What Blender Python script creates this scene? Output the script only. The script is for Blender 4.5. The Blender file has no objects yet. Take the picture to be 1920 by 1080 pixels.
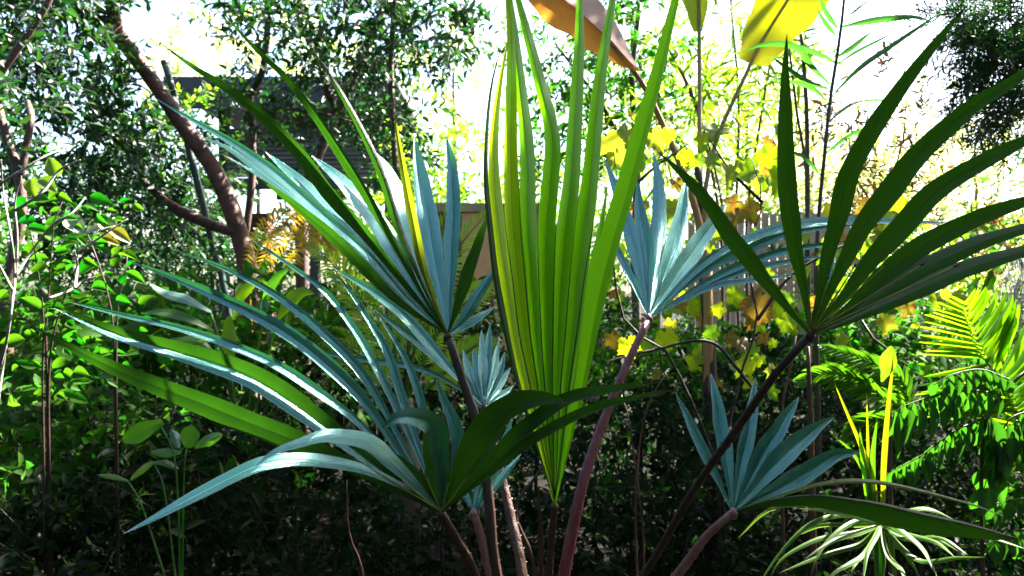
import bpy, bmesh, math, random
import numpy as np
from mathutils import Vector, Matrix

random.seed(7)
rng = np.random.default_rng(11)
SC = bpy.context.scene
COL = SC.collection

# ------------------------------------------------------------------ camera, sky, sun, exposure
CAM_H = 1.2
LENS = 26.0
KPX = 36.0 / LENS / 1920.0          # metres per photo pixel at one metre
cam = bpy.data.cameras.new('camera')
cam.lens = LENS
cam.sensor_width = 36.0
cam.clip_start = 0.02
cam.clip_end = 500.0
cam.dof.use_dof = True
cam.dof.focus_distance = 1.15
cam.dof.aperture_fstop = 9.0
cam_o = bpy.data.objects.new('camera', cam)
cam_o.location = (0, 0, CAM_H)
cam_o.rotation_euler = (math.radians(90), 0, 0)
COL.objects.link(cam_o)
SC.camera = cam_o

SUN_AZ, SUN_EL = 55.0, 48.0          # the sun stands ahead and well to the right
w = bpy.data.worlds.new("World")
SC.world = w
w.use_nodes = True
_nt = w.node_tree
_sky = _nt.nodes.new('ShaderNodeTexSky')
_sky.sky_type = 'NISHITA'
_sky.sun_disc = False
_sky.dust_density = 2.5
_sky.sun_elevation = math.radians(SUN_EL)
_sky.sun_rotation = math.radians(SUN_AZ)
_nt.links.new(_sky.outputs[0], _nt.nodes['Background'].inputs[0])
_nt.nodes['Background'].inputs[1].default_value = 0.055

sun = bpy.data.lights.new('sun', 'SUN')
sun.energy = 5.0
sun.angle = math.radians(0.53)
sun.color = (1.0, 0.94, 0.82)
sun_o = bpy.data.objects.new('sun', sun)
_s = Vector((math.sin(math.radians(SUN_AZ)) * math.cos(math.radians(SUN_EL)),
             math.cos(math.radians(SUN_AZ)) * math.cos(math.radians(SUN_EL)),
             math.sin(math.radians(SUN_EL))))
sun_o.rotation_euler = _s.to_track_quat('Z', 'Y').to_euler()
sun_o.location = _s * 30
COL.objects.link(sun_o)

SC.view_settings.view_transform = 'Standard'
SC.view_settings.look = 'None'
SC.view_settings.exposure = 3.8
SC.view_settings.gamma = 1.0
SC.render.engine = 'CYCLES'
SC.cycles.max_bounces = 6
SC.cycles.diffuse_bounces = 3
SC.cycles.glossy_bounces = 2
SC.cycles.transmission_bounces = 4

# ------------------------------------------------------------------ helpers
def P(px, py, d):
    """point seen at photo pixel (px, py) at d metres ahead"""
    return np.array([(px - 960.0) * KPX * d, d, CAM_H - (py - 540.0) * KPX * d])

def nrm(v):
    v = np.asarray(v, float)
    return v / (np.linalg.norm(v, axis=-1, keepdims=True) + 1e-12)

def spline(pts, n):
    """centripetal-ish Catmull-Rom through pts (any dimension), n samples even in arc length"""
    p = np.asarray(pts, float)
    if len(p) == 2:
        t = np.linspace(0, 1, n)[:, None]
        return p[0] * (1 - t) + p[1] * t
    e = np.vstack([2 * p[0] - p[1], p, 2 * p[-1] - p[-2]])
    out = []
    for i in range(len(p) - 1):
        a, b, c, d = e[i], e[i + 1], e[i + 2], e[i + 3]
        t = np.linspace(0, 1, 12, endpoint=False)[:, None]
        out.append(0.5 * ((2 * b) + (c - a) * t + (2 * a - 5 * b + 4 * c - d) * t ** 2 + (3 * b - a - 3 * c + d) * t ** 3))
    out.append(p[-1:])
    o = np.vstack(out)
    L = np.concatenate([[0], np.cumsum(np.linalg.norm(np.diff(o[:, :3], axis=0), axis=1))])
    s = np.linspace(0, L[-1], n)
    return np.stack([np.interp(s, L, o[:, k]) for k in range(o.shape[1])], 1)

def tangents(c):
    t = np.gradient(c, axis=0)
    return nrm(t)

def mesh_np(name, v, faces, uv=None, smooth=True, crease=False):
    me = bpy.data.meshes.new(name)
    me.from_pydata([tuple(x) for x in np.asarray(v, float)], [], [tuple(int(i) for i in f) for f in faces])
    if uv is not None:
        l = me.uv_layers.new(name='UVMap')
        uvv = np.asarray(uv, np.float32)
        idx = np.empty(len(me.loops), np.int32)
        me.loops.foreach_get('vertex_index', idx)
        l.data.foreach_set('uv', uvv[idx].ravel())
    if smooth:
        me.polygons.foreach_set('use_smooth', np.ones(len(me.polygons), bool))
    if crease:                                # sharp fold along the midrib (every fifth vertex)
        ev = np.empty(len(me.edges) * 2, np.int32)
        me.edges.foreach_get('vertices', ev)
        ev = ev.reshape(-1, 2)
        at = me.attributes.new('sharp_edge', 'BOOLEAN', 'EDGE')
        at.data.foreach_set('value', (ev % 5 == 2).all(1))
    me.update()
    return me

def thing(name, base, label, cat, group=None):
    o = bpy.data.objects.new(name, None)
    o.empty_display_size = 0.1
    o.location = tuple(base)
    o['label'] = label
    o['category'] = cat
    if group:
        o['group'] = group
    COL.objects.link(o)
    return o

def base_of(o):
    b = np.zeros(3)
    while o is not None:
        b += np.array(o.location)
        o = o.parent
    return b

def part(name, me, parent, mat, kind=None):
    """me holds world coordinates; it is moved to the parent's origin"""
    if parent is not None:
        b = base_of(parent)
        if np.abs(b).sum() > 0:
            me.transform(Matrix.Translation(Vector(-b)))
    o = bpy.data.objects.new(name, me)
    if mat is not None and not me.materials:
        me.materials.append(mat)
    o.parent = parent
    if kind:
        o['kind'] = kind
    COL.objects.link(o)
    return o

def single(name, me, mat, label, cat, group=None, kind=None):
    o = part(name, me, None, mat, kind)
    o['label'] = label
    o['category'] = cat
    if group:
        o['group'] = group
    return o

def leaf_obj(name, me, parent, org, direc, normal, length, width):
    """instance of a unit leaf (length along +Y, width along X, face +Z)"""
    y = nrm(direc)
    z = np.asarray(normal, float)
    z = z - y * (z @ y)
    z = nrm(z)
    x = np.cross(y, z)
    b = base_of(parent)
    M = Matrix(((x[0] * width, y[0] * length, z[0] * length, org[0] - b[0]),
                (x[1] * width, y[1] * length, z[1] * length, org[1] - b[1]),
                (x[2] * width, y[2] * length, z[2] * length, org[2] - b[2]),
                (0, 0, 0, 1)))
    o = bpy.data.objects.new(name, me)
    o.parent = parent
    o.matrix_basis = M
    COL.objects.link(o)
    return o

def tube_geo(c, r, sides=8, flat=1.0, wob=0.0):
    c = np.asarray(c, float)
    n = len(c)
    t = tangents(c)
    r = np.interp(np.linspace(0, 1, n), np.linspace(0, 1, len(np.atleast_1d(r))), np.atleast_1d(r))
    up = np.array([0.0, 1.0, 0.0]) if abs(t[0][1]) < 0.8 else np.array([1.0, 0, 0])
    vs, uv = [], []
    a0 = nrm(np.cross(t[0], up))
    for i in range(n):
        a0 = nrm(a0 - t[i] * (a0 @ t[i]))
        b0 = np.cross(t[i], a0)
        for k in range(sides):
            an = 2 * math.pi * k / sides
            rr = r[i] * (1 + wob * math.sin(i * 1.7 + k * 2.3))
            vs.append(c[i] + a0 * math.cos(an) * rr + b0 * math.sin(an) * rr * flat)
            uv.append((k / sides, i / (n - 1)))
    f = []
    for i in range(n - 1):
        for k in range(sides):
            k2 = (k + 1) % sides
            f.append((i * sides + k, i * sides + k2, (i + 1) * sides + k2, (i + 1) * sides + k))
    f.append(tuple(range(sides))[::-1])
    f.append(tuple((n - 1) * sides + k for k in range(sides)))
    return np.array(vs), f, np.array(uv)

def tube(c, r, sides=8, flat=1.0, wob=0.0, name='stem'):
    v, f, uv = tube_geo(c, r, sides, flat, wob)
    return mesh_np(name, v, f, uv)

def join_geo(lst):
    vs, fs, us, k = [], [], [], 0
    for v, f, u in lst:
        vs.append(v)
        us.append(u)
        fs += [tuple(i + k for i in q) for q in f]
        k += len(v)
    return np.vstack(vs), fs, np.vstack(us)

# ------------------------------------------------------------------ materials
class NT:
    def __init__(self, name):
        m = bpy.data.materials.new(name)
        m.use_nodes = True
        self.m = m
        self.t = m.node_tree
        self.t.nodes.clear()
        self.out = self.n('ShaderNodeOutputMaterial')
    def n(self, typ, **kw):
        x = self.t.nodes.new(typ)
        for k, v in kw.items():
            setattr(x, k, v)
        return x
    def l(self, a, b):
        self.t.links.new(a, b)
    def math(self, op, a, b=None, c=None):
        x = self.n('ShaderNodeMath', operation=op)
        for i, q in enumerate((a, b, c)):
            if q is None:
                continue
            if isinstance(q, (int, float)):
                x.inputs[i].default_value = q
            else:
                self.l(q, x.inputs[i])
        return x.outputs[0]
    def mix(self, fac, a, b):
        x = self.n('ShaderNodeMix', data_type='RGBA')
        for s, q in ((x.inputs[0], fac), (x.inputs[6], a), (x.inputs[7], b)):
            if isinstance(q, (int, float)):
                s.default_value = q
            elif isinstance(q, (tuple, list)):
                s.default_value = (*q[:3], 1)
            else:
                self.l(q, s)
        return x.outputs[2]
    def ramp(self, fac, stops):
        x = self.n('ShaderNodeValToRGB')
        e = x.color_ramp.elements
        while len(e) < len(stops):
            e.new(0.5)
        for q, (p, c) in zip(e, stops):
            q.position = p
            q.color = (*c, 1) if len(c) == 3 else c
        self.l(fac, x.inputs[0])
        return x.outputs[0]
    def noise(self, scale, detail=3, vec=None, rough=0.5):
        x = self.n('ShaderNodeTexNoise')
        x.inputs['Scale'].default_value = scale
        x.inputs['Detail'].default_value = detail
        x.inputs['Roughness'].default_value = rough
        if vec is not None:
            self.l(vec, x.inputs['Vector'])
        return x.outputs['Fac']

def palm_mat(name, base, base2, trans, tfac=0.4, rough=0.32, spec=0.6, back=None, rib=(0.22, 0.20, 0.05), edge=(0.09, 0.06, 0.015), ior=1.5, tint=(1, 1, 1), edw=0.478):
    """leaflet with midrib, parallel veins, thin dry margin and brown tip; back = colour of the lower face"""
    k = NT(name)
    uv = k.n('ShaderNodeUVMap', uv_map='UVMap')
    sep = k.n('ShaderNodeSeparateXYZ')
    k.l(uv.outputs[0], sep.inputs[0])
    u, v = sep.outputs[0], sep.outputs[1]
    oi = k.n('ShaderNodeObjectInfo')
    tc = k.n('ShaderNodeTexCoord')
    nz = k.noise(14, 3, tc.outputs['Object'])
    cb = k.mix(nz, base, base2)
    # long streaks
    mp = k.n('ShaderNodeMapping')
    mp.inputs['Scale'].default_value = (64, 1.3, 1)
    k.l(uv.outputs[0], mp.inputs[0])
    st = k.noise(1.0, 2, mp.outputs[0], 0.6)
    stf = k.math('MULTIPLY_ADD', st, 0.7, 0.65)
    if back:
        ge = k.n('ShaderNodeNewGeometry')
        cb = k.mix(ge.outputs['Backfacing'], cb, back)
    hs = k.n('ShaderNodeHueSaturation')
    k.l(cb, hs.inputs['Color'])
    k.l(k.math('MULTIPLY', stf, k.math('MULTIPLY_ADD', oi.outputs['Random'], 0.35, 0.82)), hs.inputs['Value'])
    du = k.math('ABSOLUTE', k.math('SUBTRACT', u, 0.5))
    ribm = k.math('LESS_THAN', du, 0.022)
    c = k.mix(k.math('MULTIPLY', ribm, 0.75), hs.outputs[0], rib)
    edm = k.math('GREATER_THAN', du, edw)
    c = k.mix(k.math('MULTIPLY', edm, 0.8), c, edge)
    n2 = k.noise(30, 4, tc.outputs['Object'])
    tip = k.math('GREATER_THAN', k.math('ADD', v, k.math('MULTIPLY', n2, 0.12)), 1.02)
    c = k.mix(tip, c, (0.10, 0.045, 0.02))
    # brown flecks
    n3 = k.noise(48, 3, tc.outputs['Object'])
    c = k.mix(k.math('MULTIPLY', k.math('GREATER_THAN', n3, 0.69), 0.65), c, (0.07, 0.05, 0.015))
    p = k.n('ShaderNodeBsdfPrincipled')
    k.l(c, p.inputs['Base Color'])
    n5 = k.noise(9, 4, tc.outputs['Object'], .65)
    k.l(k.math('ADD', k.math('MULTIPLY_ADD', st, 0.16, rough - 0.14), k.math('MULTIPLY', n5, .16)), p.inputs['Roughness'])
    p.inputs['Specular IOR Level'].default_value = spec
    p.inputs['IOR'].default_value = ior
    p.inputs['Specular Tint'].default_value = (*tint, 1)
    bp = k.n('ShaderNodeBump')
    bp.inputs['Strength'].default_value = 0.45
    bp.inputs['Distance'].default_value = 0.002
    k.l(st, bp.inputs['Height'])
    k.l(bp.outputs[0], p.inputs['Normal'])
    tr = k.n('ShaderNodeBsdfTranslucent')
    tcx = k.mix(k.math('MULTIPLY', ribm, 0.6), trans, (trans[0] * 0.5, trans[1] * 0.45, trans[2] * 0.5))
    hs2 = k.n('ShaderNodeHueSaturation')
    k.l(tcx, hs2.inputs['Color'])
    k.l(stf, hs2.inputs['Value'])
    k.l(hs2.outputs[0], tr.inputs['Color'])
    ms = k.n('ShaderNodeMixShader')
    k.l(k.math('MULTIPLY', k.math('SUBTRACT', 1.0, k.math('MULTIPLY', tip, 0.8)), tfac), ms.inputs[0])
    k.l(p.outputs[0], ms.inputs[1])
    k.l(tr.outputs[0], ms.inputs[2])
    k.l(ms.outputs[0], k.out.inputs[0])
    return k.m

def leaf_mat(name, cols, trans, tfac=0.4, rough=0.4, spec=0.5, island=True, spot=None):
    """foliage: each leaf its own tint (cols = list of base colours)"""
    k = NT(name)
    if island:
        r = k.n('ShaderNodeNewGeometry').outputs['Random Per Island']
    else:
        r = k.n('ShaderNodeObjectInfo').outputs['Random']
    stops = [(i / max(1, len(cols) - 1), c) for i, c in enumerate(cols)]
    cb = k.ramp(r, stops)
    tc = k.n('ShaderNodeTexCoord')
    nz = k.noise(20 if island else 6, 3, tc.outputs['Object'])
    hs = k.n('ShaderNodeHueSaturation')
    k.l(cb, hs.inputs['Color'])
    k.l(k.math('MULTIPLY_ADD', nz, 0.9, 0.55), hs.inputs['Value'])
    c = hs.outputs[0]
    if not island:
        uv = k.n('ShaderNodeUVMap', uv_map='UVMap')
        sep = k.n('ShaderNodeSeparateXYZ')
        k.l(uv.outputs[0], sep.inputs[0])
        du = k.math('ABSOLUTE', k.math('SUBTRACT', sep.outputs[0], 0.5))
        vein = k.math('LESS_THAN', du, 0.02)
        side = k.math('GREATER_THAN', k.math('SINE', k.math('MULTIPLY', k.math('SUBTRACT', sep.outputs[1], k.math('MULTIPLY', du, 0.5)), 60.0)), 0.9)
        vv = k.math('MAXIMUM', vein, k.math('MULTIPLY', side, 0.35))
        c = k.mix(k.math('MULTIPLY', vv, 0.5), c, tuple(min(1, q * 2.2 + 0.02) for q in cols[0]))
    if spot:
        n3 = k.noise(4.0, 4, tc.outputs['Object'])
        c = k.mix(k.ramp(n3, [(0.52, (0, 0, 0)), (0.6, (1, 1, 1))]), c, spot)
    p = k.n('ShaderNodeBsdfPrincipled')
    k.l(c, p.inputs['Base Color'])
    p.inputs['Roughness'].default_value = rough
    p.inputs['Specular IOR Level'].default_value = spec
    tr = k.n('ShaderNodeBsdfTranslucent')
    ht = k.n('ShaderNodeHueSaturation')
    ht.inputs['Color'].default_value = (*trans, 1)
    k.l(k.math('MULTIPLY_ADD', r, 0.06, 0.47), ht.inputs['Hue'])
    k.l(k.math('MULTIPLY_ADD', nz, 0.8, 0.6), ht.inputs['Value'])
    if spot:
        k.l(k.mix(k.ramp(n3, [(0.52, (0, 0, 0)), (0.6, (1, 1, 1))]), ht.outputs[0], tuple(q * 1.5 for q in spot)), tr.inputs['Color'])
    else:
        k.l(ht.outputs[0], tr.inputs['Color'])
    ms = k.n('ShaderNodeMixShader')
    ms.inputs[0].default_value = tfac
    k.l(p.outputs[0], ms.inputs[1])
    k.l(tr.outputs[0], ms.inputs[2])
    k.l(ms.outputs[0], k.out.inputs[0])
    return k.m

def stem_mat(name, a, b, rough=0.5, scale=20, rings=0.0, ring_col=None, bump=0.4, spec=0.4, stretch=(1, 1, 1)):
    k = NT(name)
    tc = k.n('ShaderNodeTexCoord')
    mp = k.n('ShaderNodeMapping')
    mp.inputs['Scale'].default_value = stretch
    k.l(tc.outputs['Object'], mp.inputs[0])
    nz = k.noise(scale, 5, mp.outputs[0], 0.6)
    c = k.mix(k.ramp(nz, [(0.35, (0, 0, 0)), (0.65, (1, 1, 1))]), a, b)
    h = nz
    if rings:
        uv = k.n('ShaderNodeUVMap', uv_map='UVMap')
        sep = k.n('ShaderNodeSeparateXYZ')
        k.l(uv.outputs[0], sep.inputs[0])
        q = k.math('SINE', k.math('ADD', k.math('MULTIPLY', sep.outputs[1], rings), k.math('MULTIPLY', nz, 5.0)))
        rm = k.math('GREATER_THAN', q, 0.86)
        c = k.mix(k.math('MULTIPLY', rm, 0.7), c, ring_col or tuple(x * 0.35 for x in a))
        h = k.math('SUBTRACT', nz, k.math('MULTIPLY', rm, 0.6))
    p = k.n('ShaderNodeBsdfPrincipled')
    k.l(c, p.inputs['Base Color'])
    p.inputs['Roughness'].default_value = rough
    p.inputs['Specular IOR Level'].default_value = spec
    bp = k.n('ShaderNodeBump')
    bp.inputs['Strength'].default_value = bump
    bp.inputs['Distance'].default_value = 0.01
    k.l(h, bp.inputs['Height'])
    k.l(bp.outputs[0], p.inputs['Normal'])
    k.l(p.outputs[0], k.out.inputs[0])
    return k.m

# ------------------------------------------------------------------ leaf shapes
def ribbon(ctrl, wA, wB, ra, rb, n=26, peak=0.42, base_w=0.10, tipp=2.0, wave=0.0, twist=0.0, view=True, up=None):
    """leaf blade along ctrl (world points, base first). wA / wB: half widths in metres on the clockwise / other side,
    ra / rb: tilt of each half (degrees) about the blade's axis, from facing the viewer's side"""
    c = spline(ctrl, n)
    t = tangents(c)
    s = np.linspace(0, 1, n)
    prof = np.minimum(1, base_w + (1 - base_w) * (s / peak))
    k = np.clip((s - peak) / (1 - peak), 0, 1)
    prof = prof * np.clip(1 - k ** tipp, 0, 1) ** 0.9 + 0.004
    cp = np.array([0, 0, CAM_H])
    v = nrm(c - cp) if up is None else np.tile(-np.asarray(up, float), (n, 1))
    side = nrm(np.cross(v, t))
    nn = np.cross(side, t)
    tw = np.radians(twist) * s
    vs, uv = [], []
    h1, h2, h3, h4 = [random.uniform(0, 6.28) for _ in range(4)]
    wm = wA + wB
    for i in range(n):
        # small kinks, uneven margins
        kx = wm * .02 * (math.sin(s[i] * 9 + h1) + .6 * math.sin(s[i] * 23 + h2)) * min(1, s[i] * 3)
        c[i] = c[i] + side[i] * kx + nn[i] * wm * .025 * math.sin(s[i] * 11 + h3) * min(1, s[i] * 3)
        A = math.radians(ra) + tw[i] + .06 * math.sin(s[i] * 7 + h4)
        B = math.radians(rb) + tw[i] + .06 * math.sin(s[i] * 8 + h2)
        wv = 1 + wave * math.sin(i * 0.9)
        dA = side[i] * math.cos(A) + nn[i] * math.sin(A)
        dB = -(side[i] * math.cos(B) + nn[i] * math.sin(B))
        hA = wA * prof[i] * wv * (1 + .03 * math.sin(s[i] * 31 + h3))
        hB = wB * prof[i] * wv * (1 + .03 * math.sin(s[i] * 27 + h1))
        nA = nn[i] * 0.06
        vs += [c[i] + dA * hA, c[i] + dA * hA * 0.52 + nA * hA, c[i], c[i] + dB * hB * 0.52 + nA * hB, c[i] + dB * hB]
        uv += [(0, s[i]), (0.25, s[i]), (0.5, s[i]), (0.75, s[i]), (1, s[i])]
    f = []
    for i in range(n - 1):
        for j in range(4):
            a = i * 5 + j
            f.append((a, a + 5, a + 6, a + 1))
    return np.array(vs), f, np.array(uv)

def unit_leaf(kind='ovate', fold=0.18, droop=0.15, ns=7, wav=0.0):
    """leaf one unit long along +Y, one unit wide, as verts, faces, uv"""
    s = np.linspace(0, 1, ns)
    if kind == 'ovate':
        p = np.sin(np.pi * s ** 0.75) ** 0.8
    elif kind == 'lance':
        p = np.sin(np.pi * s ** 0.8) ** 1.1
    elif kind == 'strap':
        p = np.minimum(1, 0.35 + s * 3) * np.clip(1 - np.clip((s - 0.5) / 0.5, 0, 1) ** 2.2, 0, 1)
    elif kind == 'round':
        p = np.sqrt(np.clip(1 - (2 * s - 1) ** 2, 0, 1))
    elif kind == 'heart':
        p = np.where(s < 0.3, np.sqrt(np.clip(s / 0.3, 0, 1)), 1 - ((s - 0.3) / 0.7) ** 1.5)
    p = p / p.max()
    vs, uv = [], []
    for i in range(ns):
        z = -droop * s[i] ** 2
        wv = wav * math.sin(i * 2.1)
        h = 0.5 * p[i] * (1 + wv)
        vs += [(-h, s[i], z + fold * h * 2 * 0.5), (-h * 0.5, s[i], z + fold * h * 0.42), (0, s[i], z), (h * 0.5, s[i], z + fold * h * 0.42), (h, s[i], z + fold * h)]
        uv += [(0.5 - h, s[i]), (0.5 - h / 2, s[i]), (0.5, s[i]), (0.5 + h / 2, s[i]), (0.5 + h, s[i])]
    f = []
    for i in range(ns - 1):
        for j in range(4):
            a = i * 5 + j
            f.append((a, a + 1, a + 6, a + 5))
    return np.array(vs), f, np.array(uv)

def lobed_leaf(fold=0.2, seed=0):
    """vine leaf: five pointed, toothed lobes round a heart-shaped base, curled"""
    r_ = random.Random(seed)
    key = [(0, .16), (18, .34), (38, .44), (58, .47), (74, .38), (90, .44), (108, .53), (122, .55), (136, .42), (150, .44), (166, .56), (180, .66)]
    ang = [k_[0] for k_ in key]
    rad = [k_[1] * r_.uniform(.92, 1.08) for k_ in key]
    pts = []
    N = 48
    for i in range(N):
        a = 360 * i / N
        q = a if a <= 180 else 360 - a
        r = np.interp(q, ang, rad) * (1 + .07 * (-1) ** i) * r_.uniform(.95, 1.05)
        th = math.radians(a - 90)
        pts.append((math.cos(th) * r, math.sin(th) * r + .3))
    cu, cv = r_.uniform(-.5, .9), r_.uniform(.1, .7)
    hgt = lambda x, y: fold * abs(x) * 1.1 - cv * max(0, y - .3) ** 2 - cu * x * x + .03 * math.sin(9 * x + 7 * y + seed)
    vs = [(0, 0.3, 0.0)] + [(x, y, hgt(x, y)) for x, y in pts] + [(x * .55, (y - .3) * .55 + .3, hgt(x * .55, (y - .3) * .55 + .3)) for x, y in pts]
    f = []
    for i in range(N):
        j = (i + 1) % N
        f.append((1 + N + i, 1 + i, 1 + j, 1 + N + j))
        f.append((0, 1 + N + i, 1 + N + j))
    v = np.array(vs)
    return v, f, np.stack([v[:, 0] + 0.5, v[:, 1]], 1)

def unit_mesh(name, geo, mat):
    me = mesh_np(name, *geo)
    me.materials.append(mat)
    return me

# eight-triangle leaf used by the thousands in crowns
_ST = np.array([[0, 0, 0], [-.36, .3, .07], [0, .32, 0], [.36, .3, .07], [-.34, .65, .03], [0, .66, -.05], [.34, .65, .03], [0, 1, -.14]])
_SF = np.array([[0, 2, 1], [0, 3, 2], [1, 2, 5], [1, 5, 4], [2, 3, 6], [2, 6, 5], [4, 5, 7], [5, 6, 7]])

def scatter_mesh(name, org, y, z, ln, wd, smooth=False):
    """many small leaves: origins, directions, face normals, lengths, widths (arrays) -> one mesh"""
    y = nrm(y)
    z = nrm(z - y * np.sum(z * y, 1, keepdims=True))
    x = np.cross(y, z)
    n = len(org)
    V = (org[:, None, :] + _ST[None, :, 0, None] * (x * wd[:, None])[:, None, :]
         + _ST[None, :, 1, None] * (y * ln[:, None])[:, None, :] + _ST[None, :, 2, None] * (z * ln[:, None])[:, None, :])
    F = (_SF[None] + (np.arange(n) * 8)[:, None, None]).reshape(-1, 3)
    me = bpy.data.meshes.new(name)
    V = V.reshape(-1, 3)
    me.vertices.add(len(V))
    me.vertices.foreach_set('co', V.ravel().astype(np.float32))
    me.loops.add(F.size)
    me.loops.foreach_set('vertex_index', F.ravel().astype(np.int32))
    me.polygons.add(len(F))
    me.polygons.foreach_set('loop_start', (np.arange(len(F)) * 3).astype(np.int32))
    me.polygons.foreach_set('loop_total', np.full(len(F), 3, np.int32))
    me.polygons.foreach_set('use_smooth', np.ones(len(F), bool))
    me.update(calc_edges=True)
    return me

def twigs(blobs, ntw, per, tl, ll, lw, droop=0.3, spread=1.0, seed=0, updir=(0, 0, 0.3)):
    """leafy twigs filling ellipsoids. blobs = (centre xyz, radii xyz). Returns leaf arrays and twig lines"""
    g = np.random.default_rng(seed)
    vol = np.array([np.prod(b[1]) ** 0.7 for b in blobs])
    cnt = np.maximum(1, (ntw * vol / vol.sum()).astype(int))
    O, Y, Z, Ls, Ws, lines = [], [], [], [], [], []
    for (c, r), m in zip(blobs, cnt):
        for _ in range(m):
            d = nrm(g.normal(size=3))
            p = np.array(c) + d * np.array(r) * g.uniform(0.15, 1) ** 0.5
            td = nrm(d * 0.7 + g.normal(size=3) * 0.6 * spread + np.array(updir))
            L = tl * g.uniform(0.6, 1.4)
            k = max(3, int(per * g.uniform(0.6, 1.4)))
            s = np.linspace(0.1, 1, k)
            pts = p + td * (s * L)[:, None] + np.array([0, 0, -1.0]) * (droop * L * s ** 2)[:, None]
            sd = nrm(np.cross(td, g.normal(size=3)))
            sd2 = np.cross(td, sd)
            ph = np.arange(k) * 2.4 + g.uniform(0, 6)
            out = sd * np.cos(ph)[:, None] + sd2 * np.sin(ph)[:, None]
            y = nrm(out * 0.9 + td * 0.7 + g.normal(size=(k, 3)) * 0.25 + np.array([0, 0, -0.15]))
            z = nrm(g.normal(size=(k, 3)) * 0.6 + np.array([0, -0.4, 0.75]))
            O.append(pts)
            Y.append(y)
            Z.append(z)
            q = g.uniform(0.65, 1.25, k) * g.choice([.7, .9, 1.0, 1.25])
            Ls.append(ll * q)
            Ws.append(lw * q * g.uniform(0.8, 1.2, k))
            lines.append(np.vstack([p, pts[k // 2], pts[-1]]))
    return np.vstack(O), np.vstack(Y), np.vstack(Z), np.concatenate(Ls), np.concatenate(Ws), lines

def twig_geo(lines, r):
    return join_geo([tube_geo(l, [r, r * 0.5], 3) for l in lines])

# ------------------------------------------------------------------ ground
M_SOIL = stem_mat('leaf_litter_soil', (0.0018, 0.0018, 0.001), (0.005, 0.004, 0.002), 0.95, 9, bump=0.8, spec=.1)
gv, gf = [], []
_N = 60
for i in range(_N + 1):
    for j in range(_N + 1):
        x = (i / _N - .5) * 2
        y = (j / _N - .5) * 2
        X, Y = x * abs(x) * 160, y * abs(y) * 160
        gv.append((X, Y, 0.03 * math.sin(X * 2.1) * math.cos(Y * 1.7) - 0.03))
for i in range(_N):
    for j in range(_N):
        a = i * (_N + 1) + j
        gf.append((a, a + _N + 1, a + _N + 2, a + 1))
part('ground', mesh_np('ground', gv, gf), None, M_SOIL, 'structure')['label'] = 'dark garden soil under the plants'

# ------------------------------------------------------------------ open shed at the back, fence, walls
M_SLAT = stem_mat('weathered_slat', (0.050, 0.046, 0.040), (0.085, 0.078, 0.066), 0.7, 6, stretch=(0.3, 3, 6), bump=0.3)
M_BEAM = stem_mat('dark_beam', (0.012, 0.013, 0.016), (0.025, 0.025, 0.027), 0.7, 6, bump=0.2)
M_ROOF = stem_mat('roof_sheet', (0.035, 0.040, 0.048), (0.055, 0.060, 0.068), 0.55, 3, bump=0.1)
M_CREAM = stem_mat('cream_paint', (0.17, 0.13, 0.075), (0.23, 0.18, 0.11), 0.6, 4, bump=0.1)
M_TERRA = stem_mat('terracotta_render', (0.38, 0.20, 0.09), (0.46, 0.27, 0.13), 0.8, 7, bump=0.3)
M_BROWNP = stem_mat('brown_post', (0.075, 0.025, 0.012), (0.12, 0.04, 0.02), 0.7, 14, stretch=(1, 1, 0.2), bump=0.4)

def box_geo(x0, x1, y0, y1, z0, z1, bev=0.0):
    v = np.array([(x, y, z) for x in (x0, x1) for y in (y0, y1) for z in (z0, z1)], float)
    f = [(0, 1, 3, 2), (4, 6, 7, 5), (0, 4, 5, 1), (2, 3, 7, 6), (0, 2, 6, 4), (1, 5, 7, 3)]
    return v, f, np.zeros((8, 2))

def box(x0, x1, y0, y1, z0, z1):
    return mesh_np('box', *box_geo(x0, x1, y0, y1, z0, z1), smooth=False)

DS = 8.6
a_ = P(405, 160, DS)
b_ = P(735, 352, DS)
shed = thing('open_shed', ((a_[0] + b_[0]) / 2, DS + 1, 0), 'dark open shed with slatted grey side and flat roof behind the trees', 'shed')
X0, X1 = a_[0], b_[0]
zt = a_[2]
part('roof', mesh_np('roof', *join_geo([box_geo(X0 - .45, X1 + .1, DS - .35, DS + 2.6, zt - .12, zt)])), shed, M_ROOF)
part('fascia', box(X0 - .42, X1 + .08, DS - .39, DS - .353, zt - .36, zt - .01), shed, M_BEAM)
zz = P(0, 240, DS)[2]
ns = 11
zb = P(0, 332, DS)[2]
for i in range(ns):
    z1 = zz - (zz - zb) * i / ns
    z0 = z1 - (zz - zb) / ns * 0.995
    v, f, u = box_geo(X0 + .12, X1 - .1, DS, DS + .028, z0, z1)
    v[[1, 5], 1] += .022
    v[[3, 7], 1] += .022
    part('slat', mesh_np('slat', v, f, u, smooth=False), shed, M_SLAT)
zc = P(0, 335, DS)[2]
part('beam', box(X0 - .2, X1 + .02, DS - .06, DS + .06, P(0, 354, DS)[2], zc), shed, M_BEAM)
for xp in (X0 + .05, (X0 + X1) / 2 + .1, X1 - .05):
    part('post', box(xp - .05, xp + .05, DS + .07, DS + .17, -0.02, zt - .125), shed, M_BEAM)
part('back_panel', box(X0, X1, DS + 2.2, DS + 2.25, zb, zt - .125), shed, M_BEAM)

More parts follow.
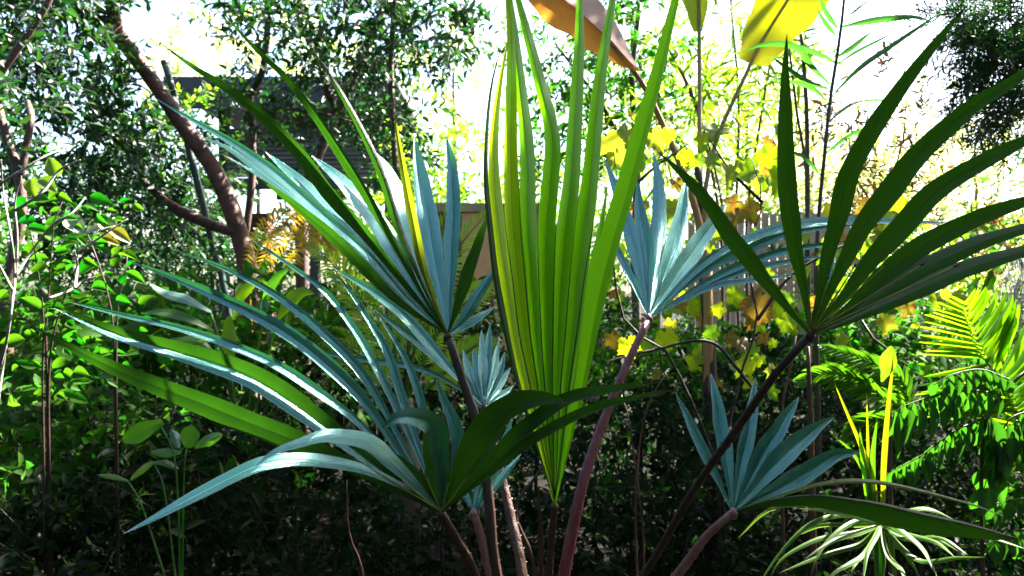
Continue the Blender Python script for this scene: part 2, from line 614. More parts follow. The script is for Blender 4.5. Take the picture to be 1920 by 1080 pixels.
wl = thing('low_garden_wall', P(885, 700, 7.4) * np.array([1, 1, 0]), 'orange rendered garden wall with pale coping behind the bluish frond', 'wall')
pa, pb = P(866, 398, 7.4), P(990, 520, 7.4)
part('wall', box(pa[0], pb[0] + .2, 7.4, 7.6, -.03, pa[2]), wl, M_TERRA)
part('coping', box(pa[0] - .35, pb[0] + .23, 7.37, 7.63, pa[2] + .003, pa[2] + .09), wl, M_CREAM)
part('pier', box(pa[0] - .36, pa[0] - .003, 7.43, 7.57, -.03, pa[2]), wl, M_BROWNP)

fz = P(0, 398, 9.0)
fence = thing('paling_fence', P(1430, 560, 9.0) * np.array([1, 1, 0]), 'pale cream paling fence standing behind the yellow vine', 'fence')
fx0, fx1 = P(1290, 0, 9.0)[0], P(1690, 0, 9.0)[0]
npl = 26
for i in range(npl):
    xa = fx0 + (fx1 - fx0) * i / npl
    h = fz[2] + random.uniform(-.02, .02)
    part('paling', box(xa, xa + (fx1 - fx0) / npl * .86, 9.0, 9.02, 0.02, h), fence, M_CREAM)
for zq in (0.5, 1.6):
    part('rail', box(fx0, fx1, 9.022, 9.07, zq, zq + .09), fence, M_CREAM)

pp = P(488, 402, 5.6)
post = thing('wooden_post', (pp[0], 5.6, 0), 'stout reddish brown wooden post beside the ringed tree trunk', 'post')
part('shaft', box(pp[0] - .075, pp[0] + .075, 5.53, 5.68, -.05, pp[2] - .04), post, M_BROWNP)
part('cap', box(pp[0] - .09, pp[0] + .09, 5.515, 5.695, pp[2] - .038, pp[2]), post, M_BROWNP)

# ------------------------------------------------------------------ trees and tall shrubs behind
def both(name, cols, trans, gloss=None, **kw):
    """material for the massed leaves and, somewhat glossier, for the leaves built singly"""
    k2 = dict(kw)
    if gloss:
        k2['rough'], k2['spec'] = gloss
    return leaf_mat(name, cols, trans, island=True, **kw), leaf_mat(name + '_leaf', cols, trans, island=False, **k2)

ML_DARK = both('leaf_dark_glossy', [(0.006, 0.026, 0.015), (0.011, 0.038, 0.014), (0.022, 0.058, 0.012)], (0.03, 0.13, 0.012), tfac=0.22, rough=0.42, spec=0.32, gloss=(.30, .6))
ML_MID = both('leaf_mid_green', [(0.009, 0.034, 0.006), (0.017, 0.055, 0.006), (0.035, 0.08, 0.008)], (0.07, 0.27, 0.012), tfac=0.32, rough=0.6, spec=0.05, gloss=(.45, .2))
ML_LIME = both('leaf_lime', [(0.05, 0.13, 0.012), (0.10, 0.19, 0.015), (0.15, 0.22, 0.015)], (0.26, 0.52, 0.015), tfac=0.5, rough=0.4, spec=0.5)
ML_SUN = both('leaf_pale_yellow', [(0.24, 0.28, 0.07), (0.36, 0.38, 0.12), (0.46, 0.42, 0.18)], (0.66, 0.72, 0.22), tfac=0.5, rough=0.5, spec=0.4)
ML_RED = both('leaf_russet', [(0.02, 0.035, 0.012), (0.07, 0.045, 0.015), (0.14, 0.05, 0.018)], (0.30, 0.14, 0.03), tfac=0.35, rough=0.5, spec=0.4)
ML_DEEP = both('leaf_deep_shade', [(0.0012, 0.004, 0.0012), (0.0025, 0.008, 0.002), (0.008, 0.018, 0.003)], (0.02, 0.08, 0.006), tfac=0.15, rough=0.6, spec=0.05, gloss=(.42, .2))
M_BARK = stem_mat('bark_ringed', (0.060, 0.018, 0.010), (0.115, 0.040, 0.024), 0.6, 18, rings=70, bump=0.6)
M_BARK2 = stem_mat('bark_dark', (0.055, 0.028, 0.024), (0.11, 0.06, 0.05), 0.65, 22, bump=0.6)
M_BARKP = stem_mat('bark_pale', (0.17, 0.14, 0.13), (0.26, 0.22, 0.20), 0.6, 18, rings=60, bump=0.5)
M_TWIG = stem_mat('twig', (0.010, 0.007, 0.005), (0.024, 0.015, 0.010), 0.7, 30)

UL = {}
def ul(kind, mat, fold=.25, droop=.18, v=0):
    key = (kind, mat.name, fold, droop)
    if key not in UL:
        UL[key] = unit_mesh('leaf', unit_leaf(kind, fold, droop), mat)
    return UL[key]

def B(px, py, d, rx, ry, rd):
    return (P(px, py, d), np.array([rx * KPX * d, rd, ry * KPX * d]))

def limb(pts, w, n=22, sides=9, wob=0.05):
    """pts (px,py,d) from base to tip; w = widths in px at the points' depth"""
    c = spline([P(*q) for q in pts], n)
    d = np.mean([q[2] for q in pts])
    return tube(c, np.array(w) * KPX * d / 2, sides, wob=wob, name='limb')

def to_ground(pts):
    """adds points leading a limb straight down to the soil"""
    p = P(*pts[0])
    d = pts[0][2]
    gy = 540 + (CAM_H + 0.05) / (KPX * d)
    return [(pts[0][0] + 4, gy, d), (pts[0][0] + 5, (gy * .5 + pts[0][1] * .5), d)] + list(pts)

def plant(name, label, cat, base, limbs, blobs, ntw, per, tl, ll, lw, mats, kind='lance', nobj=60, droop=.3, seed=1, group=None,
          bark=None, twr=0.0016, spread=1.0, updir=(0, 0, .3), view=True, gaps=()):
    t = thing(name, (base[0], base[1], 0), label, cat, group)
    for i, (pts, w) in enumerate(limbs):
        part('trunk' if i == 0 else 'branch', limb(pts, w), t, bark or M_BARK2)
    O, Y, Z, Ls, Ws, lines = twigs(blobs, ntw, per, tl, ll, lw, droop, spread, seed, updir)
    for gp, gr in gaps:                       # openings in the crown along the sun's direction
        q = O - np.array(gp)
        sv = np.array(_s)
        far_ = np.linalg.norm(q - (q @ sv)[:, None] * sv, axis=1) > gr
        O, Y, Z, Ls, Ws = O[far_], Y[far_], Z[far_], Ls[far_], Ws[far_]
    # leaves that show largest stay leaves of their own
    px = 960 + O[:, 0] / (KPX * O[:, 1])
    py = 540 - (O[:, 2] - CAM_H) / (KPX * O[:, 1])
    inv = (px > 5) & (px < 1915) & (py > 5) & (py < 1075)
    key = np.where(inv, Ls / O[:, 1] * np.abs(Z[:, 1] * .6 + .5), 0)
    pick = np.argsort(-key)[:nobj] if view else np.array([], int)
    pick = pick[key[pick] > 0] if len(pick) else pick
    m = np.ones(len(O), bool)
    m[pick] = False
    if m.any():
        part('crown', scatter_mesh('crown', O[m], Y[m], Z[m], Ls[m], Ws[m]), t, mats[0], 'stuff')
    um = ul(kind, mats[1])
    for i in pick:
        leaf_obj('leaf', um, t, O[i], Y[i], Z[i], Ls[i], Ws[i])
    v, f, u = twig_geo(lines, twr)
    part('twigs', mesh_np('twigs', v, f, u), t, M_TWIG, 'stuff')
    return t

# tree with the bent ringed trunk
plant('bent_tree', 'tree with thick bent reddish brown ringed trunk forking near the top', 'tree', P(480, 560, 4.5),
      [(to_ground([(474, 560, 4.5), (452, 450, 4.5), (425, 370, 4.5), (390, 300, 4.5), (335, 225, 4.5), (275, 135, 4.5), (216, 58, 4.5)]), [52, 44, 40, 38, 35, 32, 29, 28, 29]),
       ([(220, 64, 4.5), (212, 20, 4.5), (208, -60, 4.5), (230, -220, 4.4), (330, -420, 4.2), (500, -650, 4.1)], [26, 22, 22, 20, 14, 8]),
       ([(222, 66, 4.5), (180, 38, 4.5), (140, 8, 4.5), (90, -30, 4.5), (20, -120, 4.4)], [30, 24, 20, 16, 10]),
       ([(443, 437, 4.52), (405, 425, 4.6), (350, 402, 4.7), (310, 378, 4.8), (255, 330, 4.9)], [16, 20, 20, 16, 8]),
       ],
      [B(75, 60, 4.2, 140, 110, .6), B(60, 230, 4.4, 140, 130, .6), B(215, 230, 4.7, 70, 90, .4), B(230, 400, 4.9, 170, 90, .5),
       B(330, 330, 5.2, 110, 90, .3), B(10, -120, 4.2, 200, 120, .7)],
      980, 12, .26, .070, .032, ML_DARK, 'lance', 220, seed=3, bark=M_BARK)
# unseen tree added to shade the palm, then hedges added round the camera
plant('added_shade_tree', 'unseen tall tree added beyond the right picture edge, its crown shading the fan palm', 'tree', (3.3, 1.9), [],
      [(np.array([1.75, 2.35, 4.2]), np.array([.95, .75, .5])), (np.array([2.65, 2.4, 4.4]), np.array([.75, .65, .5])), (np.array([1.5, 4.4, 4.5]), np.array([1.1, .8, .5])), (np.array([3.3, 5.0, 4.7]), np.array([1.1, .7, .5])),
       (np.array([3.2, 1.6, 5.0]), np.array([.9, .8, .6])), (np.array([-.9, 3.0, 4.0]), np.array([1.4, .9, .4])), (np.array([.1, 3.7, 4.2]), np.array([.9, .7, .4]))],
      3700, 13, .30, .10, .05, ML_DARK, 'lance', 0, seed=4, view=False,
      gaps=[(P(110, 450, 1.95), .42), (P(560, 345, 1.35), .25), (P(450, 545, 1.1), .13), (P(300, 960, .85), .15), (P(1290, 420, 1.36), .13)])
_t = bpy.data.objects['added_shade_tree']
part('trunk', tube(spline([(3.3, 1.9, -.05), (3.25, 1.9, 1.5), (3.0, 2.1, 3.0), (2.6, 2.3, 4.3)], 20), [.17, .13, .1, .05], 10, wob=.05), _t, M_BARK2)
part('branch', tube(spline([(3.05, 2.05, 2.9), (2.4, 2.3, 3.6), (1.7, 2.4, 4.1)], 12), [.07, .05, .02], 8, wob=.05), _t, M_BARK2)
part('branch', tube(spline([(2.9, 2.15, 3.3), (2.9, 3.4, 4.2), (3.2, 4.9, 4.7)], 12), [.07, .05, .02], 8, wob=.05), _t, M_BARK2)
part('branch', tube(spline([(2.6, 2.3, 4.2), (2.1, 3.4, 4.4), (1.5, 4.4, 4.5)], 12), [.05, .04, .02], 8, wob=.05), _t, M_BARK2)
for lb, c_, r_ in [('unseen tall hedge added behind the camera to block low sky light', (0, -2.4, 2.6), (4.6, .5, 2.9)), ('unseen tall hedge added outside the picture at left to block low sky light', (-4.3, -.4, 2.5), (.5, 2.6, 2.8)),
                   ('unseen tall hedge added outside the picture at right to block low sky light', (4.4, -.6, 2.5), (.5, 2.4, 2.8))]:
    plant('sky_block_hedge', lb, 'hedge', c_, [], [(np.array(c_) + np.array([0, 0, dz]), np.array(r_) * np.array([1, 1, .55])) for dz in (-1.3, .2, 1.4)], 800, 11, .5, .26, .15, ML_DEEP, 'ovate', 0, seed=14, view=False, twr=.004)  # unseen hedges, added to keep low sky light off front-facing leaves
# slim tree right of it, two-forked
plant('slim_tree', 'slim tree with crooked thin purple-brown trunk in front of the shed', 'tree', P(455, 560, 4.9),
      [(to_ground([(452, 500, 4.9), (466, 400, 4.9), (474, 300, 4.9), (470, 215, 4.9), (466, 178, 4.9)]), [20, 18, 17, 15, 14, 14, 16]),
       ([(466, 180, 4.9), (490, 140, 4.9), (498, 90, 4.9), (505, 20, 4.9), (520, -60, 4.9)], [14, 13, 12, 11, 9]),
       ([(470, 205, 4.9), (540, 205, 5.0), (610, 215, 5.0), (680, 235, 5.0)], [7, 7, 6, 4])],
      [B(530, 85, 4.8, 85, 80, .4), B(500, 205, 5.0, 90, 26, .3), B(590, 255, 4.7, 110, 40, .2), B(470, -10, 4.8, 90, 40, .4)],
      175, 11, .24, .066, .030, ML_DARK, 'lance', 90, seed=5)
plant('forked_tree', 'tree with leaning Y-shaped brown trunk above the shed slats', 'tree', P(560, 560, 5.1),
      [(to_ground([(565, 420, 5.1), (575, 345, 5.1), (600, 280, 5.1), (628, 215, 5.1), (655, 160, 5.1), (685, 90, 5.1), (720, 10, 5.1), (740, -80, 5.1)]), [26, 24, 24, 26, 24, 22, 20, 18, 14, 10]),
       ([(632, 205, 5.1), (612, 165, 5.1), (598, 110, 5.1), (570, 50, 5.1), (560, -30, 5.1)], [18, 16, 16, 12, 9])],
      [B(690, 60, 4.9, 130, 110, .5), B(620, 70, 5.0, 90, 70, .4), B(820, 20, 4.9, 90, 90, .4), B(640, -60, 4.9, 260, 80, .5), B(750, 160, 5.1, 60, 80, .3)],
      340, 11, .25, .068, .031, ML_DARK, 'lance', 170, seed=6)
plant('straight_tree', 'thin straight-stemmed tree with hanging dark leaves between shed and upright leaf', 'tree', P(737, 560, 4.6),
      [(to_ground([(740, 420, 4.6), (742, 330, 4.6), (737, 240, 4.6), (733, 140, 4.6), (735, 60, 4.6), (745, -60, 4.6)]), [14, 14, 14, 13, 12, 11, 10, 8]),
       ([(738, 240, 4.6), (695, 225, 4.7), (640, 240, 4.8)], [6, 5, 3])],
      [B(740, 140, 4.6, 60, 120, .25), B(735, 270, 4.7, 45, 80, .25), B(830, 60, 4.5, 70, 60, .25)],
      120, 11, .22, .066, .031, ML_DARK, 'lance', 80, seed=7)
plant('left_edge_tree', 'dark forked trunk with pale twigs at the left picture edge', 'tree', P(20, 640, 3.4),
      [(to_ground([(12, 560, 3.4), (38, 420, 3.4), (36, 330, 3.4), (12, 260, 3.4), (-6, 190, 3.4)]), [26, 24, 22, 24, 20, 18, 14]),
       ([(38, 335, 3.4), (48, 280, 3.4), (58, 222, 3.4), (52, 190, 3.5)], [14, 13, 13, 8]),
       ([(-20, 165, 3.5), (30, 95, 3.5), (62, 50, 3.5), (92, 0, 3.5), (110, -60, 3.5)], [15, 15, 13, 12, 9])],
      [B(30, 300, 3.6, 60, 80, .3), B(10, 120, 3.5, 70, 100, .3)], 70, 10, .2, .05, .024, ML_DARK, 'lance', 50, seed=8)
plant('glossy_leaf_tree', 'dense small-leaved tree behind the upright green leaf, right of it', 'tree', P(1190, 560, 5.4),
      [(to_ground([(1190, 480, 5.4), (1195, 300, 5.4), (1185, 150, 5.4), (1200, 0, 5.4)]), [20, 18, 16, 14, 12, 10]),
       ([(1192, 330, 5.4), (1130, 200, 5.4), (1040, 80, 5.4)], [10, 8, 5])],
      [B(1180, 90, 5.3, 100, 90, .5), B(1170, 220, 5.4, 90, 90, .4), B(1040, 100, 5.4, 80, 100, .4), B(1050, 260, 5.5, 90, 90, .4)],
      330, 11, .24, .066, .032, ML_MID, 'lance', 110, seed=9, bark=M_BARK2)
# needle-leaved tree at the top right
plant('fine_needle_tree', 'dark feathery needle-leaved branch hanging in at the top right corner', 'tree', P(2030, 700, 3.3),
      [(to_ground([(2060, 500, 3.3), (2050, 300, 3.3), (2020, 100, 3.3), (2000, -60, 3.3)]), [40, 36, 32, 28, 22, 18]),
       ([(2030, 60, 3.3), (1940, 80, 3.2), (1870, 110, 3.1), (1820, 130, 3.1)], [12, 9, 6, 3]),
       ([(2040, 200, 3.3), (1960, 200, 3.2), (1890, 210, 3.1), (1850, 230, 3.1)], [12, 9, 6, 3])],
      [B(1890, 50, 3.1, 85, 80, .3), B(1900, 170, 3.1, 90, 70, .3), B(1860, 100, 3.2, 60, 50, .2), B(1910, 250, 3.2, 60, 50, .2), B(2010, 140, 3.3, 110, 170, .3), B(1800, 40, 3.2, 50, 34, .2)],
      520, 26, .16, .055, .0055, ML_DARK, 'lance', 40, seed=10, droop=.1)

# sunlit far planting, the bright back of the garden
FAR = [('far_pale_shrub', 'pale sunlit shrub between the bluish leaflets and the upright leaf', 850, 330, 8.2, 105, 120, .8, 420, ML_LIME),
       ('far_pale_shrub', 'pale green shrub far behind the leaning Y-shaped trunk', 680, 420, 9.8, 150, 100, .6, 330, ML_LIME),
       ('far_pale_shrub', 'sunlit yellow-green shrub far behind the bent trunk, left of the shed', 300, 300, 8.0, 130, 150, .6, 420, ML_LIME),
       ('far_pale_shrub', 'washed-out yellow shrub far behind the thin cane stems', 1400, 170, 11.0, 130, 170, .9, 420, ML_SUN),
       ('far_pale_shrub', 'washed-out yellow-green shrub far behind the reed-like palm stem', 1640, 270, 10.0, 150, 130, .9, 330, ML_SUN),
       ('far_pale_shrub', 'washed-out pale shrub far behind the right-hand dark fan frond', 1830, 330, 11.0, 150, 120, .9, 380, ML_SUN),
       ('far_pale_shrub', 'pale yellow-green shrub far behind the slim crooked tree, above the shed roof', 480, 90, 13.0, 200, 90, .9, 300, ML_SUN),
       ('far_pale_shrub', 'glowing yellow-green shrub far off, just left of the upright leaf tip', 850, 120, 12.0, 110, 90, .9, 160, ML_SUN),
       ('far_pale_shrub', 'glowing yellow shrub far off behind the dry hanging leaf', 1230, 200, 12.5, 130, 190, .9, 420, ML_SUN),
       ('far_pale_shrub', 'glowing yellow shrub far off above the paling fence', 1520, 330, 10.2, 190, 90, .9, 420, ML_SUN),
       ('far_pale_shrub', 'sunlit shrub far off between upright leaf and red-stalked frond', 1100, 400, 9.5, 170, 120, .8, 450, ML_LIME)]
for i, (nm, lb, px, py, d, rx, ry, rd, n, ml) in enumerate(FAR):
    sc = d / 8.0
    plant(nm, lb, 'shrub', P(px, 560, d),
          [(to_ground([(px, py + ry * .4, d), (px + 8, py - ry * .3, d)]), [10, 9, 8, 4])],
          [B(px, py, d, rx, ry, rd), B(px - rx * .5, py + ry * .3, d, rx * .6, ry * .6, rd * .7), B(px + rx * .4, py + ry * .5, d, rx * .7, ry * .6, rd * .7)],
          int(n * .55), 11, .30 * sc, .085 * sc, .042 * sc, ml, 'ovate', 25, seed=20 + i, group='pale sunlit shrubs at the back of the garden', twr=.003)
plant('back_hedge', 'dense dark green hedge running along the back of the garden', 'hedge', P(960, 560, 10.5),
      [(to_ground([(960, 560, 10.5), (965, 480, 10.5)]), [14, 12, 10, 6])],
      [B(150, 480, 9.5, 300, 130, .6), B(600, 520, 9.5, 300, 90, .6), B(1000, 520, 9.5, 260, 90, .6), B(1400, 510, 9.5, 250, 80, .6), B(1800, 500, 9.5, 260, 100, .6), B(-200, 380, 9.5, 300, 260, .8), B(-800, 380, 8.0, 360, 280, .8), B(-900, 420, 5.5, 300, 300, .5), B(2750, 400, 8.0, 360, 280, .8),
       B(2150, 420, 9.5, 300, 230, .8)],
      2300, 12, .4, .12, .06, ML_MID, 'ovate', 60, seed=33, twr=.004)
# ------------------------------------------------------------------ fan palm in the foreground
M_GREEN = palm_mat('palm_leaflet_green', (0.007, 0.025, 0.004), (0.012, 0.036, 0.005), (0.030, 0.13, 0.004), tfac=0.26, rough=0.36, spec=0.30, rib=(.10, .10, .02))
M_BLUE = palm_mat('palm_leaflet_waxy', (0.004, 0.040, 0.032), (0.008, 0.058, 0.048), (0.02, 0.15, 0.03), tfac=0.2, rough=0.21, spec=0.6, rib=(0.10, 0.20, 0.16), ior=2.4, tint=(.48, 1.0, .94))
M_SPEAR = palm_mat('palm_leaflet_young', (0.016, 0.070, 0.002), (0.028, 0.098, 0.003), (0.22, 0.66, 0.004), tfac=0.52, rough=0.33, spec=0.35, rib=(0.20, 0.34, 0.02), edge=(0.012, 0.034, 0.002), edw=.475)  # dark edge colour draws the fold shade between pleats
M_SPEARY = palm_mat('palm_leaflet_backlit', (0.075, 0.14, 0.002), (0.105, 0.17, 0.003), (0.56, 0.84, 0.005), tfac=0.58, rough=0.35, spec=0.4, rib=(0.30, 0.30, 0.02), edge=(0.05, 0.05, 0.003), edw=.475)  # yellow tone paints backlight into the left pleats, dark edges the fold shade
M_OLIVE = palm_mat('palm_leaflet_olive', (0.050, 0.075, 0.010), (0.07, 0.085, 0.012), (0.22, 0.30, 0.01), tfac=0.4, rough=0.4, spec=0.4, rib=(0.35, 0.36, 0.03), edge=(0.16, 0.03, 0.01))
MM = {'g': M_GREEN, 'b': M_BLUE, 's': M_SPEAR, 'y': M_SPEARY, 'o': M_OLIVE}
M_PINK = stem_mat('petiole_pink', (0.105, 0.014, 0.022), (0.18, 0.045, 0.050), 0.38, 110, stretch=(1, 1, 0.06), bump=0.5, spec=0.6)
M_PINKT = stem_mat('petiole_pale_pink', (0.17, 0.070, 0.065), (0.26, 0.13, 0.115), 0.4, 110, stretch=(1, 1, 0.06), bump=0.5, spec=0.5)
M_RED = stem_mat('petiole_red', (0.10, 0.022, 0.026), (0.15, 0.05, 0.04), 0.4, 110, stretch=(1, 1, 0.06), bump=0.5, spec=0.5)
M_DARKP = stem_mat('petiole_dark', (0.022, 0.014, 0.010), (0.045, 0.022, 0.016), 0.42, 110, stretch=(1, 1, 0.06), bump=0.5)
M_TANP = stem_mat('petiole_tan', (0.045, 0.020, 0.013), (0.085, 0.042, 0.028), 0.45, 110, stretch=(1, 1, 0.06), bump=0.5)
M_FIBRE = stem_mat('palm_fibre', (0.06, 0.04, 0.025), (0.13, 0.09, 0.06), 0.8, 40, stretch=(1, 1, 0.2), bump=0.8)

M_RIBY = stem_mat('leaf_rib', (0.20, 0.22, 0.03), (0.28, 0.27, 0.05), .45, 20)
M_SPLIT = stem_mat('leaf_split', (0.09, 0.02, 0.01), (0.12, 0.04, 0.02), .6, 20)
CROWN = (1015, 1390, 1.12)
CB = P(*CROWN)
palm = thing('fan_palm', (CB[0], CB[1], 0.0), 'large fan palm with blue-green and bright green pleated fronds filling the middle', 'palm')
_tr = np.array([[CB[0], CB[1], -0.05], [CB[0] - .01, CB[1], 0.2], [CB[0], CB[1], CB[2] + 0.03]])
part('trunk', tube(spline(_tr, 10), [0.11, 0.10, 0.07], 14, wob=0.06), palm, M_FIBRE)

def frond(hub, pet, petw, petmat, leaflets, name='frond', ribs=(), ribd=0.0, label=None):
    """hub (px,py,d); pet: further stalk points (px,py,d) down to the crown; petw: stalk width px at hub and base;
    leaflets: (material, [tip first (px,py)...], tip depth offset, wA, wB px, ra, rb, extra)"""
    h = np.array(hub, float)
    ctrl = [P(*hub)] + [P(*q) for q in pet] + [P(CROWN[0] + random.uniform(-15, 15), CROWN[1], CROWN[2])]
    c = spline(ctrl, 26)
    geo = tube_geo(c, [petw[0] * KPX * hub[2] / 2, petw[1] * KPX * hub[2] / 2, petw[1] * KPX * hub[2] / 2 * 1.25], 8, 0.62)
    # short saw teeth on both edges of the stalk
    teeth = []
    t = tangents(c)
    for i in range(2, 24):
        for sg in (-1, 1):
            q = nrm(np.cross(t[i], np.array([0, 1.0, 0]))) * sg
            rad = np.interp(i / 25, [0, 0.5, 1], [petw[0], petw[1], petw[1] * 1.25]) * KPX * hub[2] / 2
            b = c[i] + q * rad * 0.9
            teeth.append((np.array([b - t[i] * 0.002, b + t[i] * 0.002, b + q * 0.0035 - t[i] * 0.0015, b + np.array([0, 0.0015, 0])]),
                          [(0, 1, 2), (1, 3, 2), (3, 0, 2)], np.zeros((4, 2)) + 0.5))
    v, f, u = join_geo([geo] + teeth)
    fr = part(name, mesh_np('frond_stalk', v, f, u), palm, petmat)
    if label:
        fr['label'] = label
    for li, (mk, pts, dd, wA, wB, ra, rb, *ex) in enumerate(leaflets):
        ex = ex[0] if ex else {}
        path = [tuple(q) for q in pts][::-1]
        full = [(hub[0] + random.uniform(-2, 2), hub[1] + random.uniform(-2, 1))] + [q[:2] for q in path]
        L = np.concatenate([[0], np.cumsum([math.dist(full[i], full[i + 1]) for i in range(len(full) - 1)])])
        L = L / L[-1]
        pw = ex.get('pow', 1.0)
        P3 = []
        for i, (q, s) in enumerate(zip(full, L)):
            d = hub[2] + dd * s ** pw + ex.get('z0', 0) + 0.003 * math.sin(li * 2.1) * min(1, s * 4)
            if i > 0 and len(path[i - 1]) > 2:
                d += path[i - 1][2]
            P3.append(P(q[0], q[1], d))
        dm = hub[2] + dd * 0.5
        kA = KPX * dm / max(0.35, math.cos(math.radians(ra)))
        kB = KPX * dm / max(0.35, math.cos(math.radians(rb)))
        g = ribbon(P3, wA * kA * 1.06, wB * kB * 1.06, ra, rb, n=30, peak=ex.get('peak', 0.42), base_w=ex.get('bw', 0.07), tipp=ex.get('tp', 1.9), twist=ex.get('tw', 0))
        part('leaflet', mesh_np('leaflet', *g, crease=True), fr, MM[mk])
    for (rx_, ry_) in ribs:                   # raised pale ribs where neighbouring leaflets join, ending in a red-brown split
        e = P(rx_, ry_, hub[2] + ribd - .012)
        b = P(hub[0], hub[1] - 4, hub[2] - .008)
        part('rib', tube(spline([b, (b + e) / 2 + np.array([0, -.002, 0]), e], 8), [.0009, .0011, .0006], 5), fr, M_RIBY)
        part('split', tube(spline([e - (e - b) * .02, e, e + (e - b) * .025], 5), [.0008, .0017, .0004], 6), fr, M_SPLIT)
    # hastula: the small knuckle where the leaflets meet
    part('hub', tube(spline([P(hub[0] - 1, hub[1] + 12, hub[2] + .004), P(hub[0], hub[1], hub[2] - .001), P(hub[0], hub[1] - 9, hub[2] + .003)], 7),
                     [petw[0] * KPX * hub[2] * .5, petw[0] * KPX * hub[2] * .62, petw[0] * KPX * hub[2] * .2], 8, 0.6), fr, petmat)
    return fr

# -- lower left frond, widest of all
frond((828, 963, 1.00), [(860, 1020, 1.02), (893, 1085, 1.05)], (16, 24), M_DARKP, [
    ('b', [(707, 588), (743, 641), (772, 698), (792, 764), (812, 860)], 0.10, 8, 8, 18, -42),
    ('b', [(622, 502), (662, 555), (723, 654), (751, 735), (780, 820)], 0.12, 8, 8, 18, -42),
    ('b', [(455, 450), (488, 460), (546, 498), (604, 541), (651, 596), (698, 670), (760, 800)], 0.13, 6, 8, 18, -42),
    ('b', [(325, 465), (348, 477), (410, 498), (488, 535), (566, 588), (643, 658), (698, 728), (765, 852)], 0.12, 8, 9, 18, -42),
    ('b', [(238, 487), (254, 494), (332, 524), (410, 557), (488, 596), (566, 646), (643, 712), (698, 775), (770, 880)], 0.10, 15, 11, 18, -42),
    ('b', [(115, 562), (200, 582), (332, 611), (449, 650), (527, 685), (604, 736), (682, 798), (760, 890)], 0.06, 6, 12, 18, -42),
    ('g', [(94, 571), (122, 582), (216, 623), (332, 658), (449, 696), (527, 740), (624, 810), (730, 893)], -0.02, 22, 1.5, 24, 10, {'bw': .1}),
    ('b', [(100, 578), (216, 626), (332, 661), (449, 699), (527, 743), (624, 813), (730, 895)], -0.018, 1.5, 17, 18, -42, {'bw': .1}),
    ('g', [(62, 611), (85, 625), (177, 673), (293, 722), (449, 786), (566, 833), (700, 893)], -0.08, 20, 20, 26, 18),
    ('b', [(230, 1002), (300, 966), (380, 922), (445, 888), (500, 868), (580, 862), (680, 880), (770, 920)], -0.20, 13, 12, -58, -40, {'pow': 0.9, 'tp': 2.6, 'peak': .45}),
    ('b', [(476, 879), (510, 848), (560, 830), (620, 817), (690, 830), (752, 880), (800, 930)], -0.17, 14, 15, -52, -36, {'tw': 0, 'peak': .40}),
    ('g', [(700, 842), (730, 862), (780, 905)], 0.02, 18, 20, 30, 22, {'tp': 3}),
    ('b', [(716, 803, -.03), (742, 785, -.04), (775, 784, -.03), (808, 797, -.01), (822, 830), (828, 890)], -0.05, 22, 17, 10, -25, {'peak': .5, 'tp': 2.4}),
    ('g', [(812, 800), (815, 850), (822, 905)], -0.01, 24, 22, 22, 30, {'tp': 6}),
    ('b', [(816, 708), (833, 752), (852, 800), (858, 845), (845, 905)], 0.06, 15, 11, 25, -30),
    ('g', [(1068, 754), (1020, 747), (967, 757), (910, 802), (870, 866)], -0.14, 22, 24, 12, -24, {'peak': .45, 'tp': 2.6}),
    ('g', [(1236, 717), (1140, 730), (1057, 752), (987, 803), (940, 845), (890, 900)], -0.12, 12, 16, 30, -20),
    ('g', [(1273, 729), (1140, 757), (1057, 790), (973, 843), (907, 897)], -0.15, 9, 11, 30, -30),
    ('g', [(960, 775), (920, 830), (885, 890)], 0.04, 12, 12, 20, -20),
], ribs=[(662, 857), (755, 902), (800, 898), (841, 906), (880, 890)], ribd=-.055, label='wide low frond with drooping pale tips and long leaflets')

